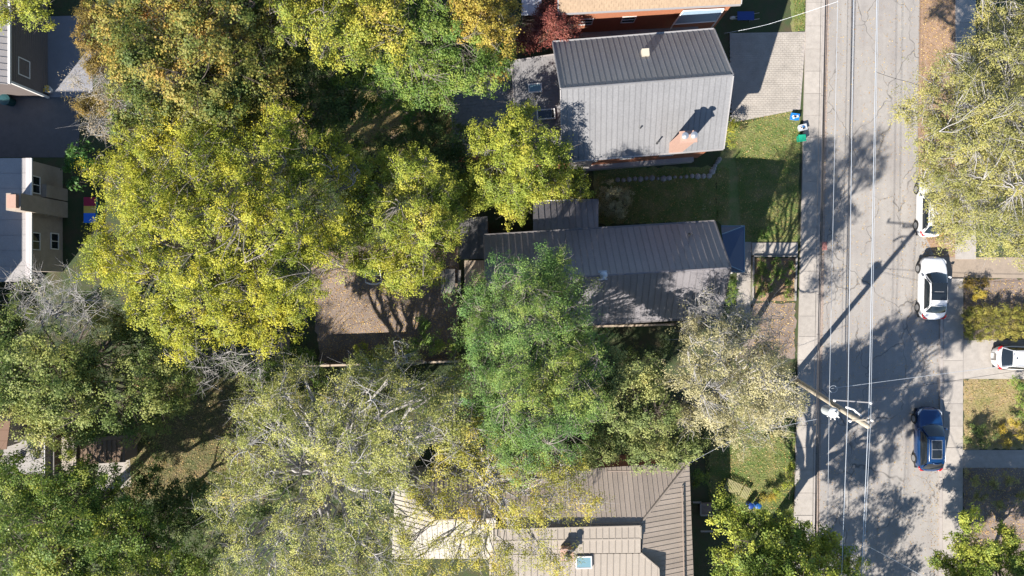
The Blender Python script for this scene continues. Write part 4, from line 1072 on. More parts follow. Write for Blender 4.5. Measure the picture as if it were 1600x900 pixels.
DGREEN = leafmat('dark_green_leaves', [(.0, (.025, .05, .014)), (.5, (.085, .13, .035)), (.8, (.19, .22, .07)), (1, (.30, .24, .08))], .4)
GREEN = leafmat('mid_green_leaves', [(.0, (.035, .085, .02)), (.45, (.12, .20, .04)), (.78, (.27, .31, .06)), (1, (.40, .34, .06))], .4)
LOCG = leafmat('fresh_green_leaves', [(.0, (.04, .11, .035)), (.32, (.095, .19, .055)), (.56, (.175, .26, .065)), (.80, (.33, .36, .08)), (1, (.46, .37, .13))], .22, rnd=.4)
PALE = leafmat('pale_olive_leaves', [(.0, (.11, .14, .04)), (.42, (.27, .29, .08)), (.78, (.44, .42, .14)), (1, (.50, .30, .08))], .4)
SAGE = leafmat('grey_green_leaves', [(.0, (.12, .12, .06)), (.35, (.28, .26, .13)), (.75, (.42, .38, .23)), (1, (.48, .38, .14))], .5)
OLIVE = leafmat('olive_leaves', [(.0, (.09, .11, .035)), (.4, (.25, .25, .085)), (.75, (.36, .33, .11)), (1, (.42, .30, .13))], .4)
RED = leafmat('red_leaves', [(.0, (.06, .03, .02)), (.4, (.17, .045, .04)), (.75, (.31, .12, .09)), (1, (.30, .25, .08))], .8)
BRONZE = leafmat('bronze_leaves', [(.0, (.06, .06, .015)), (.5, (.19, .14, .03)), (1, (.34, .21, .06))], .8)
GOLD = leafmat('gold_leaves', [(.0, (.12, .12, .02)), (.5, (.33, .26, .04)), (1, (.50, .34, .05))], .8)

TN = 'broadleaf_tree'
# big yellow tree, left of centre
tree(TN, 'huge bright yellow tree filling the left centre of the photo', 'tree',
     [(225, 240, 12, 2.2), (330, 215, 12.5, 2.0), (300, 265, 13.5, 2.3), (400, 255, 13, 2.2), (480, 260, 12, 2.0), (203, 312, 12, 1.6), (250, 330, 14, 2.4), (340, 345, 14.5, 2.6), (430, 340, 14, 2.4), (505, 335, 12, 1.8),
      (175, 400, 12, 1.9), (240, 420, 13.5, 2.2), (325, 430, 14, 2.4), (410, 430, 13.5, 2.3), (480, 410, 12.5, 2.0), (240, 480, 12, 1.6), (295, 510, 11.5, 1.5), (365, 495, 12, 1.7), (420, 510, 11.5, 1.5), (465, 470, 12, 1.5), (532, 275, 11, 1.5), (158, 380, 11.5, 1.0), (155, 425, 11.5, 1.0), (528, 385, 11, 1.3), (280, 190, 12, 1.5), (350, 178, 12, 1.4), (440, 205, 12, 1.6), (210, 275, 12, 1.5), (530, 240, 10.5, 1.2), (275, 545, 11, .8), (160, 265, 10.5, 1.0)],
     (370, 390), YEL, BARKG, .42, (.15, .075), .40, 1.05, 105, .7, 3, .05, 11)
tree(TN, 'rounded yellow tree between the huge yellow tree and the bare back yard', 'tree',
     [(590, 280, 9, 1.8), (640, 270, 9.5, 1.8), (680, 300, 9, 1.6), (600, 340, 10, 2.1), (660, 355, 10, 2.1), (590, 400, 9, 1.6), (640, 410, 9, 1.7), (690, 370, 8, 1.3), (560, 350, 8.5, 1.3), (668, 425, 7.5, 1.0), (560, 300, 8.5, 1.4), (700, 330, 8, 1.3), (620, 440, 7.5, 1.0), (565, 410, 8, 1.1), (720, 290, 7, .9)],
     (640, 375), YEL2, BARKG, .26, (.14, .09), .38, 1.15, 110, .75, 3, .03, 12)
tree(TN, 'compact lime yellow tree beside the left end of the grey metal roof', 'tree',
     [(800, 195, 8.5, 1.5), (765, 225, 8, 1.5), (820, 235, 9, 1.9), (765, 280, 8, 1.5), (820, 290, 8.5, 1.7), (870, 235, 7, 1.0), (865, 285, 7, 1.4), (803, 325, 7, 1.1), (745, 310, 7, .9), (900, 285, 5.5, 1.1)],
     (830, 300), YEL2, BARKG, .22, (.14, .10), .36, 1.2, 120, .8, 3, .0, 13)
tree(TN, 'small dark green tree filling the gap between the two middle yellow trees', 'tree',
     [(700, 225, 6, 1.6), (715, 265, 6, 1.5), (650, 225, 6, 1.4), (700, 315, 5, 1.2), (600, 235, 6, 1.3), (670, 190, 6, 1.2)], (705, 270), DGREEN, BARKD, .16, (.15, .11), .40, 1.0, 90, .8, 3, .0, 14)
# top left maple
tree(TN, 'wide olive tree turning orange, in the upper left beside the laneway', 'tree',
     [(200, 30, 11, 2.0), (265, 20, 12, 2.4), (340, 40, 12.5, 2.6), (230, 90, 12, 2.3), (310, 110, 13, 2.7), (380, 110, 12, 2.3), (260, 160, 12, 2.0), (340, 170, 12, 2.1), (410, 60, 11, 2.0), (200, 130, 10.5, 1.4), (390, 180, 10.5, 1.6), (180, 55, 10.5, 1.3), (430, 15, 11, 1.6), (430, 110, 10.5, 1.7), (200, 200, 10, 1.3), (270, 205, 10.5, 1.3), (300, -20, 12, 2.2), (400, -20, 11, 2.0)],
     (370, 160), MAPLE, BARKD, .36, (.17, .14), .46, 1.0, 95, .8, 3, .04, 15)
tree(TN, 'dark shaded green tree between the orange olive tree and the back lawn', 'tree',
     [(440, 130, 8.5, 2.2), (420, 200, 8, 2.0), (480, 170, 8, 1.8), (450, 235, 7, 1.5), (520, 120, 7.5, 1.6), (500, 240, 6, 1.5), (545, 175, 7, 1.6), (470, 90, 8.5, 1.8), (395, 215, 7.5, 1.4), (540, 235, 6, 1.5), (510, 175, 8, 1.6)], (480, 200), DGREEN, BARKD, .24, (.16, .12), .44, .9, 90, .8, 3, .03, 16)
tree(TN, 'golden yellow tree at the top edge left of the green tree', 'tree',
     [(455, 15, 11.5, 2.0), (505, 40, 11.5, 2.0), (560, 30, 11, 1.9), (545, 75, 10.5, 1.6), (600, 60, 10, 1.6), (610, 5, 10.5, 1.9), (500, -40, 11, 2.4), (590, -50, 11, 2.4)],
     (580, 110), leafmat('golden_leaves', [(.0, (.07, .115, .02)), (.38, (.20, .25, .04)), (.7, (.41, .37, .055)), (1, (.46, .31, .12))], .35), BARKG, .28, (.15, .11), .42, 1.0, 100, .8, 3, .05, 17)
tree(TN, 'mid green tree at the top between the golden tree and the far rear roof', 'tree',
     [(650, 55, 9, 2.1), (700, 35, 9, 2.0), (655, 110, 8.5, 2.0), (710, 95, 8.5, 2.0), (760, 90, 7.5, 1.6), (610, 125, 8, 1.7), (690, 140, 7.5, 1.4), (570, 120, 7.5, 1.4), (660, -20, 9, 2.2), (585, 160, 5.5, 1.2), (600, 95, 8.5, 1.5), (735, 130, 7, 1.1), (780, 110, 6.5, .9), (640, 165, 6.5, 1.3), (540, 105, 8, 1.4)],
     (640, 175), GREEN, BARKG, .26, (.15, .10), .42, 1.0, 105, .8, 3, .03, 18)
tree(TN, 'small tree with pale orange leaves at the top edge near the shed', 'tree',
     [(735, 25, 9.5, 1.5), (765, 50, 9, 1.4), (745, -20, 9.5, 1.7), (785, 75, 7.5, 1.1), (795, 10, 7, .9), (790, 45, 7.5, .9), (770, 95, 7, .9)], (745, 60), leafmat('orange_tan_leaves', [(.0, (.14, .15, .03)), (.45, (.34, .28, .05)), (1, (.50, .28, .08))], .5), BARKG, .18, (.14, .11), .36, 1.05, 110, .8, 3, .03, 19)
tree('red_leaved_tree', 'small red and pink leaved tree beside the tan roofed house', 'tree',
     [(860, 30, 5, 1.1), (838, 52, 4.6, 1.0), (872, 50, 4.8, 1.0), (820, 68, 4.0, .8), (888, 38, 4.4, .8), (865, 8, 4.5, .7)], (855, 60), RED, BARKD, .12, (.12, .085), .30, 1.6, 110, .8, 3, .0, 20)
# centre feathery green tree
tree(TN, 'feathery fresh green tree in the centre overhanging the brown metal roof', 'tree',
     [(868, 408, 11.5, 1.2), (845, 430, 12, 1.5), (800, 435, 11.5, 1.6), (890, 460, 12, 1.6), (755, 470, 11, 1.6), (830, 485, 13, 2.2), (770, 530, 12, 1.9), (880, 520, 13.2, 1.9), (835, 560, 13.5, 2.4), (905, 560, 13, 1.7), (935, 545, 10, 1.1), (765, 590, 12, 1.9), (890, 610, 14, 2.0), (820, 635, 14.5, 2.3), (770, 650, 11.5, 1.7), (868, 668, 14, 1.9), (810, 700, 13, 1.7), (915, 640, 12.8, 1.3), (745, 520, 10, 1.1)],
     (835, 545), LOCG, BARKG, .34, (.13, .055), .38, 1.15, 120, .75, 3, .02, 21)
tree(TN, 'dark green bushy tree right of the feathery tree above the hip roof house', 'tree',
     [(958, 590, 10.5, 1.4), (1008, 590, 10.3, 1.2), (965, 637, 10.5, 1.7), (1020, 642, 10.5, 1.7), (1000, 690, 8, 1.6), (945, 685, 7.5, 1.5), (1050, 700, 7.5, 1.3), (1075, 690, 7, 1.1), (905, 720, 6.5, 1.0)],
     (990, 640), leafmat('olive_green_leaves', [(.0, (.035, .07, .02)), (.42, (.16, .20, .065)), (.78, (.31, .32, .12)), (1, (.36, .30, .10))], .5), BARKD, .22, (.15, .12), .38, 1.2, 105, .8, 3, .03, 22)
tree(TN, 'sage green thinning tree beside the left sidewalk below the brown roofed house', 'tree',
     [(1075, 520, 9.1, 1.1), (1120, 560, 12.9, 1.8), (1180, 560, 10.1, 1.6), (1075, 575, 11.9, 1.4), (1215, 570, 9.1, 1.1), (1120, 620, 13.4, 1.9), (1190, 620, 10.1, 1.8), (1225, 620, 11.4, 0.9), (1090, 650, 9.1, 1.4), (1150, 670, 12.4, 1.5), (1205, 665, 8.6, 1.1), (1155, 515, 11.9, 1.2), (1200, 590, 14, 1.4), (1222, 628, 14, 1.1), (1236, 640, 15, .8), (1236, 602, 15.5, .8)],
     (1130, 575), SAGE, BARKW, .24, (.12, .08), .40, 1.0, 90, .8, 5, .06, 23)
tree(TN, 'nearly bare grey twigged tree reaching over the right end of the brown roof', 'tree',
     [(1110, 480, 9.5, 1.3), (1150, 490, 9.5, 1.3), (1190, 500, 9.0, 1.2), (1130, 520, 9.5, 1.2), (1215, 530, 8.0, .9), (1090, 500, 9.0, 1.0)],
     (1140, 535), SAGE, BARKW, .16, (.11, .07), .5, 1.3, 22, .75, 9, .5, 24, limbr=1.2)
# the large sparse pale tree at the bottom
tree(TN, 'broad sparse tree with white limbs and pale olive leaves at the bottom centre', 'tree',
     [(440, 620, 12, 1.5), (475, 590, 11, 1.2), (540, 600, 12, 1.4), (590, 575, 11, 1.2), (570, 640, 13, 1.7), (630, 560, 11, 1.2), (720, 640, 12, 1.5), (715, 585, 10.5, .9), (510, 640, 12.5, 1.6), (400, 720, 12, 1.4), (560, 700, 13.5, 1.7), (495, 880, 12, 1.6), (395, 612, 7.5, 1.2), (440, 604, 7, 1.1), (470, 640, 7, 1.2), (530, 630, 6.5, 1.0), (575, 622, 6, .9), (375, 640, 8, 1.2), (480, 790, 12, 1.2), (620, 820, 12, 1.3), (600, 870, 12, 1.4), (400, 650, 11.5, 1.1), (640, 610, 12, 1.5), (690, 600, 11, 1.3), (430, 680, 13, 1.7), (500, 680, 13.5, 1.8), (620, 680, 13.5, 1.8), (690, 670, 12.5, 1.6), (375, 690, 12, 1.2),
      (370, 760, 12, 1.4), (345, 800, 11.5, 1.3), (420, 750, 12, 1.3), (380, 850, 12, 1.6), (450, 830, 12.5, 1.4), (520, 740, 13, 1.5), (575, 770, 13, 1.6), (450, 890, 12, 1.6), (540, 850, 12.5, 1.6), (560, 900, 12, 1.6), (370, 910, 11, 1.5), (630, 740, 13, 1.4), (480, 950, 12, 2.2)],
     (530, 710), PALE, BARKW, .36, (.12, .075), .44, 1.15, 84, .7, 5, .18, 25, limbr=1.25)
tree(TN, 'thin yellowing tree whose limbs spread over the hip roof at the bottom', 'tree',
     [(740, 690, 12, 1.6), (800, 700, 12, 1.4), (850, 715, 11.5, 1.3), (660, 800, 12, .9), (930, 790, 10.5, .9), (740, 860, 12, 1.2), (870, 880, 11.5, 1.3), (700, 720, 12.5, 1.5), (760, 740, 12.5, 1.6), (820, 745, 12, 1.5), (870, 745, 11.5, 1.2), (720, 790, 12, 1.0), (800, 800, 12.5, 1.5), (860, 790, 12, 1.4), (905, 785, 11, 1.0), (680, 850, 11.5, .9), (790, 870, 12, 1.4), (840, 850, 12, 1.2), (640, 880, 11.5, 1.1), (780, 930, 12, 2.0), (700, 900, 12, 1.2), (900, 745, 11, 1.0), (640, 845, 12, 1.0), (745, 830, 12, 1.1), (690, 790, 12, .8), (650, 775, 11.5, .8)],
     (755, 725), leafmat('yellow_olive_leaves', [(.0, (.12, .14, .03)), (.4, (.30, .30, .06)), (.75, (.46, .39, .08)), (1, (.56, .28, .06))], .5), BARKW, .26, (.12, .075), .42, 1.0, 76, .7, 4, .12, 26, limbr=.85)
# left side
tree(TN, 'dense green tree turning olive at the left edge below the stucco house', 'tree',
     [(20, 510, 9, 1.8), (60, 560, 10, 2.2), (20, 610, 9.5, 2.0), (90, 620, 10, 2.2), (130, 560, 8.5, 1.9), (160, 625, 8.5, 2.0), (60, 670, 8.5, 1.6), (210, 560, 7.5, 1.6), (225, 620, 7.5, 1.7), (140, 675, 7.5, 1.5), (255, 590, 7, 1.2), (205, 665, 6.5, 1.2), (40, 460, 7.5, 1.2), (-40, 560, 9, 2.5), (190, 500, 6.5, 1.6), (240, 530, 6.5, 1.6), (285, 575, 5.5, 1.4), (280, 625, 5.5, 1.4), (150, 480, 5.5, 1.4), (250, 660, 5, 1.2)],
     (120, 580), leafmat('green_turning_leaves', [(.0, (.035, .075, .02)), (.38, (.14, .19, .05)), (.68, (.30, .31, .09)), (1, (.44, .32, .11))], .22, rnd=.4), BARKD, .34, (.16, .13), .45, 1.0, 95, .8, 3, .03, 27)
tree('bare_tree', 'bare white twigged tree between the stucco house and the left green tree', 'tree',
     [(60, 445, 9.5, 1.5), (110, 450, 10, 1.5), (80, 490, 10, 1.5), (130, 495, 9.5, 1.3), (40, 485, 9, 1.3), (110, 525, 9, 1.2), (160, 470, 8.5, 1.0), (20, 440, 8.5, 1.0)],
     (120, 490), SAGE, BARKW, .15, (.10, .07), .6, 1.2, 10, .75, 8, .5, 28, limbr=1.1)
tree('bare_tree', 'bare white twigged tree under the lower edge of the huge yellow tree', 'tree',
     [(300, 560, 7, 1.3), (350, 560, 7.5, 1.4), (385, 575, 7, 1.1), (330, 590, 6.5, 1.0), (420, 560, 6.5, 1.2), (280, 540, 6.5, .9)],
     (345, 555), DGREEN, BARKW, .11, (.11, .08), .55, 1.1, 14, .75, 6, .3, 29, limbr=1.0)
tree(TN, 'big mid green tree filling the lower left corner', 'tree',
     [(30, 770, 9.5, 2.0), (95, 760, 9.5, 2.0), (160, 775, 9, 1.9), (40, 840, 10.5, 2.2), (115, 840, 11, 2.3), (190, 840, 10, 2.2), (245, 850, 9, 1.9), (80, 900, 11, 2.3), (170, 905, 10.5, 2.2), (260, 910, 9, 2.0), (310, 880, 8, 1.5), (-30, 870, 10, 2.4), (120, 960, 11, 2.6), (15, 735, 8, 1.2), (140, 740, 7, 1.1), (150, 790, 5, 2.2), (100, 820, 5, 2.2), (200, 820, 5.5, 2.0), (60, 790, 5, 2.0)],
     (150, 790), leafmat('grass_green_leaves', [(.0, (.035, .08, .018)), (.40, (.11, .175, .03)), (.72, (.27, .30, .05)), (1, (.46, .39, .07))], .35), BARKD, .36, (.15, .11), .44, 1.05, 105, .8, 3, .02, 30)
tree(TN, 'low dark green tree in shade between the lower left tree and the sparse tree', 'tree',
     [(250, 790, 5.5, 1.7), (300, 770, 5.5, 1.6), (290, 820, 5, 1.6), (230, 745, 4.5, 1.2), (330, 810, 5, 1.3)], (280, 790), DGREEN, BARKD, .16, (.16, .12), .42, 1.0, 90, .8, 3, .0, 31)
tree(TN, 'slender yellow green tree under the top left orange olive tree beside the patio', 'tree',
     [(20, 8, 7, 1.3), (55, 15, 7, 1.1), (0, 25, 6.5, 1.0), (65, 35, 6, .5)], (25, -20), YEL2, BARKG, .14, (.14, .10), .36, 1.0, 80, .8, 3, .1, 32)
tree('conifer_tree', 'narrow bronze green tree beside the blue grey patio at upper left', 'tree',
     [(145, 30, 7.5, 1.1), (150, 70, 8, 1.2), (155, 105, 7.5, 1.0), (140, 165, 6.5, .9), (165, 160, 6.5, 1.0)], (185, 110), BRONZE, BARKD, .15, (.10, .07), .32, 1.6, 110, .9, 3, .0, 33)
tree(TN, 'thin grey pink tree with pale twigs below the bronze tree at upper left', 'tree',
     [(115, 125, 7, .8), (160, 130, 8, 1.1), (190, 165, 9, 1.3), (220, 190, 9.5, 1.2), (155, 195, 8, 1.2), (250, 175, 9, 1.0)], (210, 185), leafmat('dusty_pink_leaves', [(.0, (.14, .14, .06)), (.5, (.30, .25, .17)), (1, (.42, .34, .26))], .6), BARKW, .15, (.10, .07), .45, 1.2, 45, .8, 7, .25, 34)
# right side street tree
tree(TN, 'large olive green street tree spreading over the upper right corner', 'tree',
     [(1585, 35, 10.5, 1.6), (1545, 75, 11, 1.7), (1500, 115, 11, 1.7), (1450, 145, 10, 1.5), (1420, 170, 9.5, 1.0), (1590, 110, 12, 2.2), (1530, 165, 12.5, 2.2), (1465, 195, 11, 1.9), (1590, 205, 13, 2.5), (1520, 240, 12.5, 2.3), (1465, 255, 10.5, 1.6), (1585, 285, 12.5, 2.4), (1515, 310, 11.5, 2.0), (1565, 345, 11.5, 1.9), (1590, 385, 10, 1.3), (1500, 350, 9.5, 1.1), (1545, 385, 9, .9), (1660, 100, 12, 3.0), (1670, 230, 12.5, 3.0), (1660, 340, 11, 2.4), (1475, 290, 9.5, 1.1), (1478, 330, 8.5, 1.2), (1490, 372, 8, .9), (1465, 225, 10, 1.2), (1455, 285, 8, .7), (1470, 312, 8, .9), (1462, 342, 7.5, .7), (1475, 355, 7, .7), (1540, 20, 10, .9), (1625, 395, 9, 1.2)],
     (1555, 235), OLIVE, BARKW, .42, (.12, .07), .42, 1.15, 100, .75, 5, .04, 35)
# lower street trees
tree(TN, 'bright yellow green tree at the bottom edge beside the left sidewalk', 'tree',
     [(1125, 785, 6.5, .8), (1150, 820, 7.5, 1.2), (1190, 810, 8, 1.0), (1235, 820, 8.5, 1.2), (1180, 860, 9, 1.6), (1240, 865, 9.5, 1.7), (1290, 850, 9, 1.2), (1140, 880, 7.5, 1.2), (1320, 890, 9, 1.0), (1200, 920, 10.5, 2.0), (1270, 920, 11, 2.1),
      (1230, 985, 12, 2.1), (1310, 985, 12.5, 1.8), (1180, 1040, 12, 2.2), (1310, 1060, 12, 2.0), (1240, 1110, 11, 2.2), (1370, 1020, 12, 1.6), (1340, 950, 14, 1.5), (1375, 985, 14.5, 1.5), (1410, 1010, 15, 1.5), (1400, 960, 15.5, 1.2), (1290, 930, 13, 1.3)],
     (1185, 850), leafmat('bright_yellow_green_leaves', [(.0, (.04, .085, .018)), (.40, (.15, .21, .038)), (.74, (.38, .40, .065)), (1, (.54, .46, .08))], .5), BARKD, .36, (.16, .13), .40, 1.1, 105, .8, 3, .03, 36)
tree(TN, 'second tall street tree just past the bottom edge beside the left sidewalk', 'tree',
     [(1260, 1150, 9, 2.4), (1330, 1120, 9, 2.2), (1200, 1180, 9, 2.4), (1300, 1200, 8, 2.4), (1370, 1160, 7, 1.8)], (1230, 1050), GREEN, BARKD, .32, (.2, .15), .5, .8, 80, .8, 2, .0, 37)
tree(TN, 'small bright yellow green tree at the lower right corner by the right sidewalk', 'tree',
     [(1475, 880, 4.2, .8), (1515, 820, 5, .8), (1510, 860, 5, 1.1), (1545, 870, 5.5, 1.2), (1575, 840, 5, .9), (1590, 880, 5.5, 1.2), (1530, 910, 5.5, 1.4), (1500, 900, 4.5, 1.0), (1640, 870, 5.5, 1.4), (1480, 960, 6.5, 1.5), (1560, 965, 7, 1.8), (1520, 1020, 7.5, 1.8), (1600, 1000, 7, 1.8), (1480, 1040, 7.5, 1.5)],
     (1545, 870), bpy.data.materials['bright_yellow_green_leaves'], BARKD, .14, (.15, .12), .34, 1.4, 100, .8, 3, .0, 38)
tree(TN, 'leafy street tree just past the right edge below the concrete drive', 'tree',
     [(1640, 800, 6, 1.6), (1660, 840, 6.5, 1.8), (1640, 900, 6, 1.8)], (1610, 800), GREEN, BARKD, .2, (.18, .14), .45, .9, 80, .8, 2, .0, 39)
# shrubs and low planting
def shrub(label, lobes, mat, seed, name='shrub', leaf=(.10, .07), clump=.22, per=60, cat='shrub', group=None, dens=1.0):
    x = sum(l[0] for l in lobes) / len(lobes); y = sum(l[1] for l in lobes) / len(lobes)
    return tree(name, label, cat, lobes, (x, y), mat, BARKD, .035, leaf, clump, dens * .9, per, .8, 2, .0, seed, group, fork=.3, crownname='foliage')
shrub('yellow green shrub at the right lower corner of the grey metal roof', [(1139, 205, 1.6, .45), (1140, 222, 1.6, .45), (1146, 194, 1.2, .35)], YEL2, 50)
shrub('bright green rounded shrub on the front lawn beside the entrance walk', [(1190, 366, .6, .35), (1198, 364, .6, .35)], GREEN, 51)
shrub('green shrubs inside the timber edged mulch bed', [(1188, 412, .5, .3), (1193, 424, .4, .3), (1212, 412, .5, .3), (1220, 432, .4, .3), (1232, 444, .3, .25), (1208, 430, .4, .25), (1184, 440, .4, .3), (1200, 450, .35, .3), (1218, 420, .5, .3), (1235, 415, .4, .25), (1230, 460, .3, .3), (1190, 460, .3, .25)], GREEN, 52)
shrub('dense green shrub against the right end of the brown roofed house', [(1145, 438, 1.4, .45), (1145, 455, 1.4, .5), (1143, 470, 1.2, .4)], GREEN, 53)
shrub('shaded grey green shrub by the north side of the brown roofed house', [(955, 300, 2.2, .9), (965, 325, 2.0, .9), (980, 305, 1.8, .7), (945, 330, 1.8, .7)], SAGE, 54)
shrub('sunlit green shrub in the shade right of the hip roof house', [(1092, 740, 1.6, .4), (1100, 748, 1.4, .4), (1090, 757, 1.0, .35)], GREEN, 55)
shrub('young yellow green shrub spilling onto the sidewalk on the lower lawn', [(1225, 760, 1.0, .4), (1238, 748, 1.0, .35), (1216, 770, .8, .3), (1232, 800, .8, .4), (1238, 730, .6, .2)], YEL2, 56)
shrub('clump of orange yellow leaved plant beside the blue barrels', [(1195, 778, .8, .3), (1206, 775, .7, .25)], GOLD, 57)
hd = [(x, y, .9, .36) for x in range(1514, 1660, 14) for y in (486, 496, 506, 516, 525)]
shrub('long clipped olive hedge above the concrete drive on the right edge', hd, leafmat('hedge_leaves', [(.0, (.09, .11, .02)), (.5, (.25, .24, .05)), (1, (.42, .32, .10))], 1.0), 58, 'hedge', (.09, .06), .20, 70, 'hedge', dens=1.6)
shrub('golden yellow shrub at the street corner of the right hand garden bed', [(1528, 456, .8, .35), (1536, 462, .8, .35), (1522, 466, .6, .25)], GOLD, 59)
shrub('low dark shrub at the left corner of the right hand garden bed', [(1512, 448, .5, .3), (1538, 443, .5, .3), (1518, 440, .4, .25)], BRONZE, 60)
shrub('bright green shrub at the right edge below the white car drive', [(1590, 604, 1.2, .5), (1596, 625, 1.2, .5), (1585, 592, 1.0, .4), (1600, 648, 1.0, .5)], GREEN, 61)
shrub('dark green spreading shrub on the right lawn beside the sidewalk', [(1520, 668, .8, .4), (1537, 675, .9, .45), (1515, 688, .8, .4), (1535, 695, .8, .4), (1552, 680, .6, .3)], DGREEN, 62)
shrub('golden shrub beside the garden path at the right edge', [(1585, 662, .7, .4), (1597, 680, .7, .4), (1575, 692, .5, .35), (1568, 670, .4, .25)], GOLD, 63)
shrub('low mixed shrubs in the shaded bed below the garden path on the right', [(1520, 748, .6, .5), (1550, 755, .6, .5), (1580, 750, .6, .5), (1530, 775, .5, .5), (1565, 785, .5, .5), (1595, 775, .5, .5)], OLIVE, 64)
shrub('large leaved green plant in the gap right of the stucco house roof', [(112, 235, 2.0, .6), (125, 255, 2.2, .7), (118, 285, 1.8, .6), (135, 230, 1.8, .5), (105, 262, 1.2, .4)], leafmat('broad_green_leaves', [(.0, (.02, .07, .015)), (1, (.12, .24, .05))], .8), 65, leaf=(.28, .16), clump=.3, per=24)
shrub('tall green sapling at the left end of the back yard fence', [(430, 575, 5.5, .9), (452, 560, 5, .8), (470, 553, 4.5, .6), (412, 592, 6, 1.0), (490, 580, 5.5, .5), (488, 560, 5, .35), (495, 605, 5, .7)], GREEN, 66, 'sapling', (.12, .08), .26, 60, 'tree')
shrub('sunlit green sapling leaning over the middle of the back yard fence', [(590, 548, 4.6, .5), (575, 565, 4.6, .6), (565, 545, 4.2, .4), (595, 575, 4.4, .5), (560, 580, 4.2, .5)], YEL2, 67, 'sapling', (.12, .08), .26, 60, 'tree')
shrub('green sapling rising in front of the right end of the back yard fence', [(660, 500, 5, .5), (665, 525, 5, .6), (650, 540, 4.6, .5), (685, 535, 4.4, .7), (705, 545, 4.0, .6), (640, 555, 4, .5)], GREEN, 68, 'sapling', (.12, .08), .26, 60, 'tree')
shrub('pale dry shrub beside the bare yard fence post at lower left', [(440, 560, 2.0, .6), (430, 585, 2.2, .6), (445, 610, 1.8, .5)], SAGE, 69, per=25)
shrub('yellow green low plant near the dark shed at lower left', [(103, 712, 2.2, .35), (110, 708, 2.2, .3)], YEL2, 70)
shrub('dark green undergrowth beneath the tall trees near the rear roof', [(640, 200, 1.5, .9), (680, 190, 1.5, .8), (600, 215, 1.2, .8), (560, 225, 1.5, .8), (530, 250, 1.6, .9), (660, 225, 1.5, .8)], DGREEN, 71, 'undergrowth', (.12, .09), .3, 50)
shrub('green undergrowth in the gap below the feathery green tree', [(940, 575, 2.5, .8), (985, 560, 2.2, .8), (1020, 555, 2, .7), (930, 605, 2.5, .8), (1040, 545, 1.8, .6)], DGREEN, 72, 'undergrowth', (.12, .09), .3, 50)

shrub('dark undergrowth beneath the broad sparse tree at the bottom centre', [(x_, y_, 1.6, 1.2) for x_, y_ in ((400, 810), (450, 780), (520, 850), (560, 800), (590, 745), (380, 870), (500, 720), (430, 700), (560, 660), (620, 650), (470, 880), (590, 880), (350, 750), (680, 640), (520, 640), (440, 650), (330, 860), (345, 895), (400, 905), (440, 850), (530, 905), (600, 820), (655, 895), (300, 900), (380, 790), (560, 720))], DGREEN, 73, 'undergrowth', (.14, .10), .34, 50, dens=.8)
# grass tufts and fallen leaves: nobody could count them
def scatter(name, label, quads, n, mat, ln, wd, upright, seed, z=.02):
    rng = np.random.default_rng(seed); C = []
    ar = [abs((W(*q[1]) - W(*q[0])).cross(W(*q[3]) - W(*q[0])).z) for q in quads]; tot = sum(ar)
    for q, a_ in zip(quads, ar):
        k = int(n * a_ / tot); u, v = rng.random(k), rng.random(k); P = [np.array(W(*p)) for p in q]
        C.append(P[0] * ((1-u)*(1-v))[:, None] + P[1] * (u*(1-v))[:, None] + P[2] * (u*v)[:, None] + P[3] * ((1-u)*v)[:, None])
    C = np.concatenate(C); m_ = len(C); C[:, 2] = z + rng.random(m_) * .02 + (ln * .4 if upright else 0)
    Nn = rng.normal(size=(m_, 3)) * (1.0 if upright else .25) + np.array([0, 0, .3 if upright else 1.0])
    V, Fq = leaves_np(C, Nn, ln, wd, rng); o = np_mesh(name, V, Fq, mat, None, rng.random(m_)); stuff(o); o['label'] = label; o['category'] = cat_of[name]
cat_of = {'grass': 'grass', 'fallen_leaves': 'leaves'}
GR = leafmat('grass_blades', [(.0, (.07, .10, .02)), (.5, (.20, .24, .06)), (.85, (.34, .32, .12)), (1, (.42, .34, .18))], .9, .3)
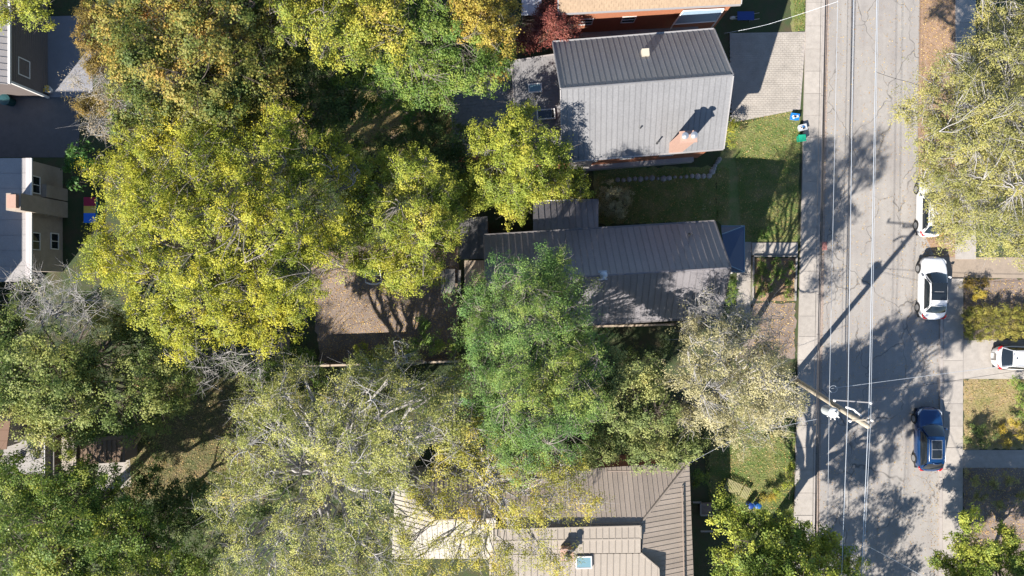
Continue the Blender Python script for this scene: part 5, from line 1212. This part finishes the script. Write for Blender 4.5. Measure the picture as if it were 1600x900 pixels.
GRD = leafmat('dry_grass_blades', [(.0, (.10, .11, .03)), (.5, (.28, .26, .09)), (1, (.46, .38, .18))], .9, .3)
FL = leafmat('fallen_leaf_litter', [(.0, (.12, .07, .04)), (.4, (.30, .18, .08)), (.8, (.46, .33, .12)), (1, (.55, .47, .36))], .6, .1, .8)
lawns = [[(1145, 190), (1250, 172), (1246, 376), (1160, 376)], [(1085, 577), (1242, 577), (1240, 800), (1110, 800)], [(930, 264), (1140, 262), (1140, 345), (930, 350)], [(1238, -30), (1258, -30), (1257, 46), (1240, 50)]]
scatter('grass', 'short green grass of the front and side lawns', lawns, 60000, GR, .10, .022, True, 91)
scatter('grass', 'dry yellowing grass of the right hand and back lawns', [[(1506, 594), (1640, 594), (1640, 700), (1506, 700)], [(430, 140), (705, 140), (705, 235), (430, 235)], [(196, 590), (420, 590), (420, 780), (196, 780)]], 50000, GRD, .10, .022, True, 92)
scatter('fallen_leaves', 'fallen leaves scattered over the bare yard, garden beds and boulevard', [[(490, 388), (716, 388), (716, 566), (500, 566)], [(1438, -20), (1490, -20), (1490, 400), (1440, 400)], [(1176, 404), (1242, 404), (1241, 555), (1176, 555)], [(1506, 436), (1640, 436), (1640, 480), (1506, 480)], [(430, 150), (705, 150), (705, 235), (430, 235)], [(1506, 730), (1640, 730), (1640, 850), (1506, 850)]], 16000, FL, .085, .06, False, 93)
scatter('fallen_leaves', 'sparse fallen leaves on the lawns', lawns + [[(1506, 594), (1640, 594), (1640, 700), (1506, 700)], [(200, 600), (420, 600), (420, 780), (200, 780)]], 4500, FL, .085, .06, False, 94, .06)
scatter('fallen_leaves', 'leaf debris gathered along the kerbs and drifting over the road edges', [[(kl(0) + 3, -20), (kl(0) + 9, -20), (kl(900) + 9, 920), (kl(900) + 3, 920)], [(1430, -20), (1466, -20), (1467, 920), (1456, 920)], [(1290, -20), (1460, -20), (1460, 920), (1280, 920)]], 4200, FL, .07, .05, False, 95, .012)
print('leaves', NLEAF[0], 'objects', len(bpy.data.objects))
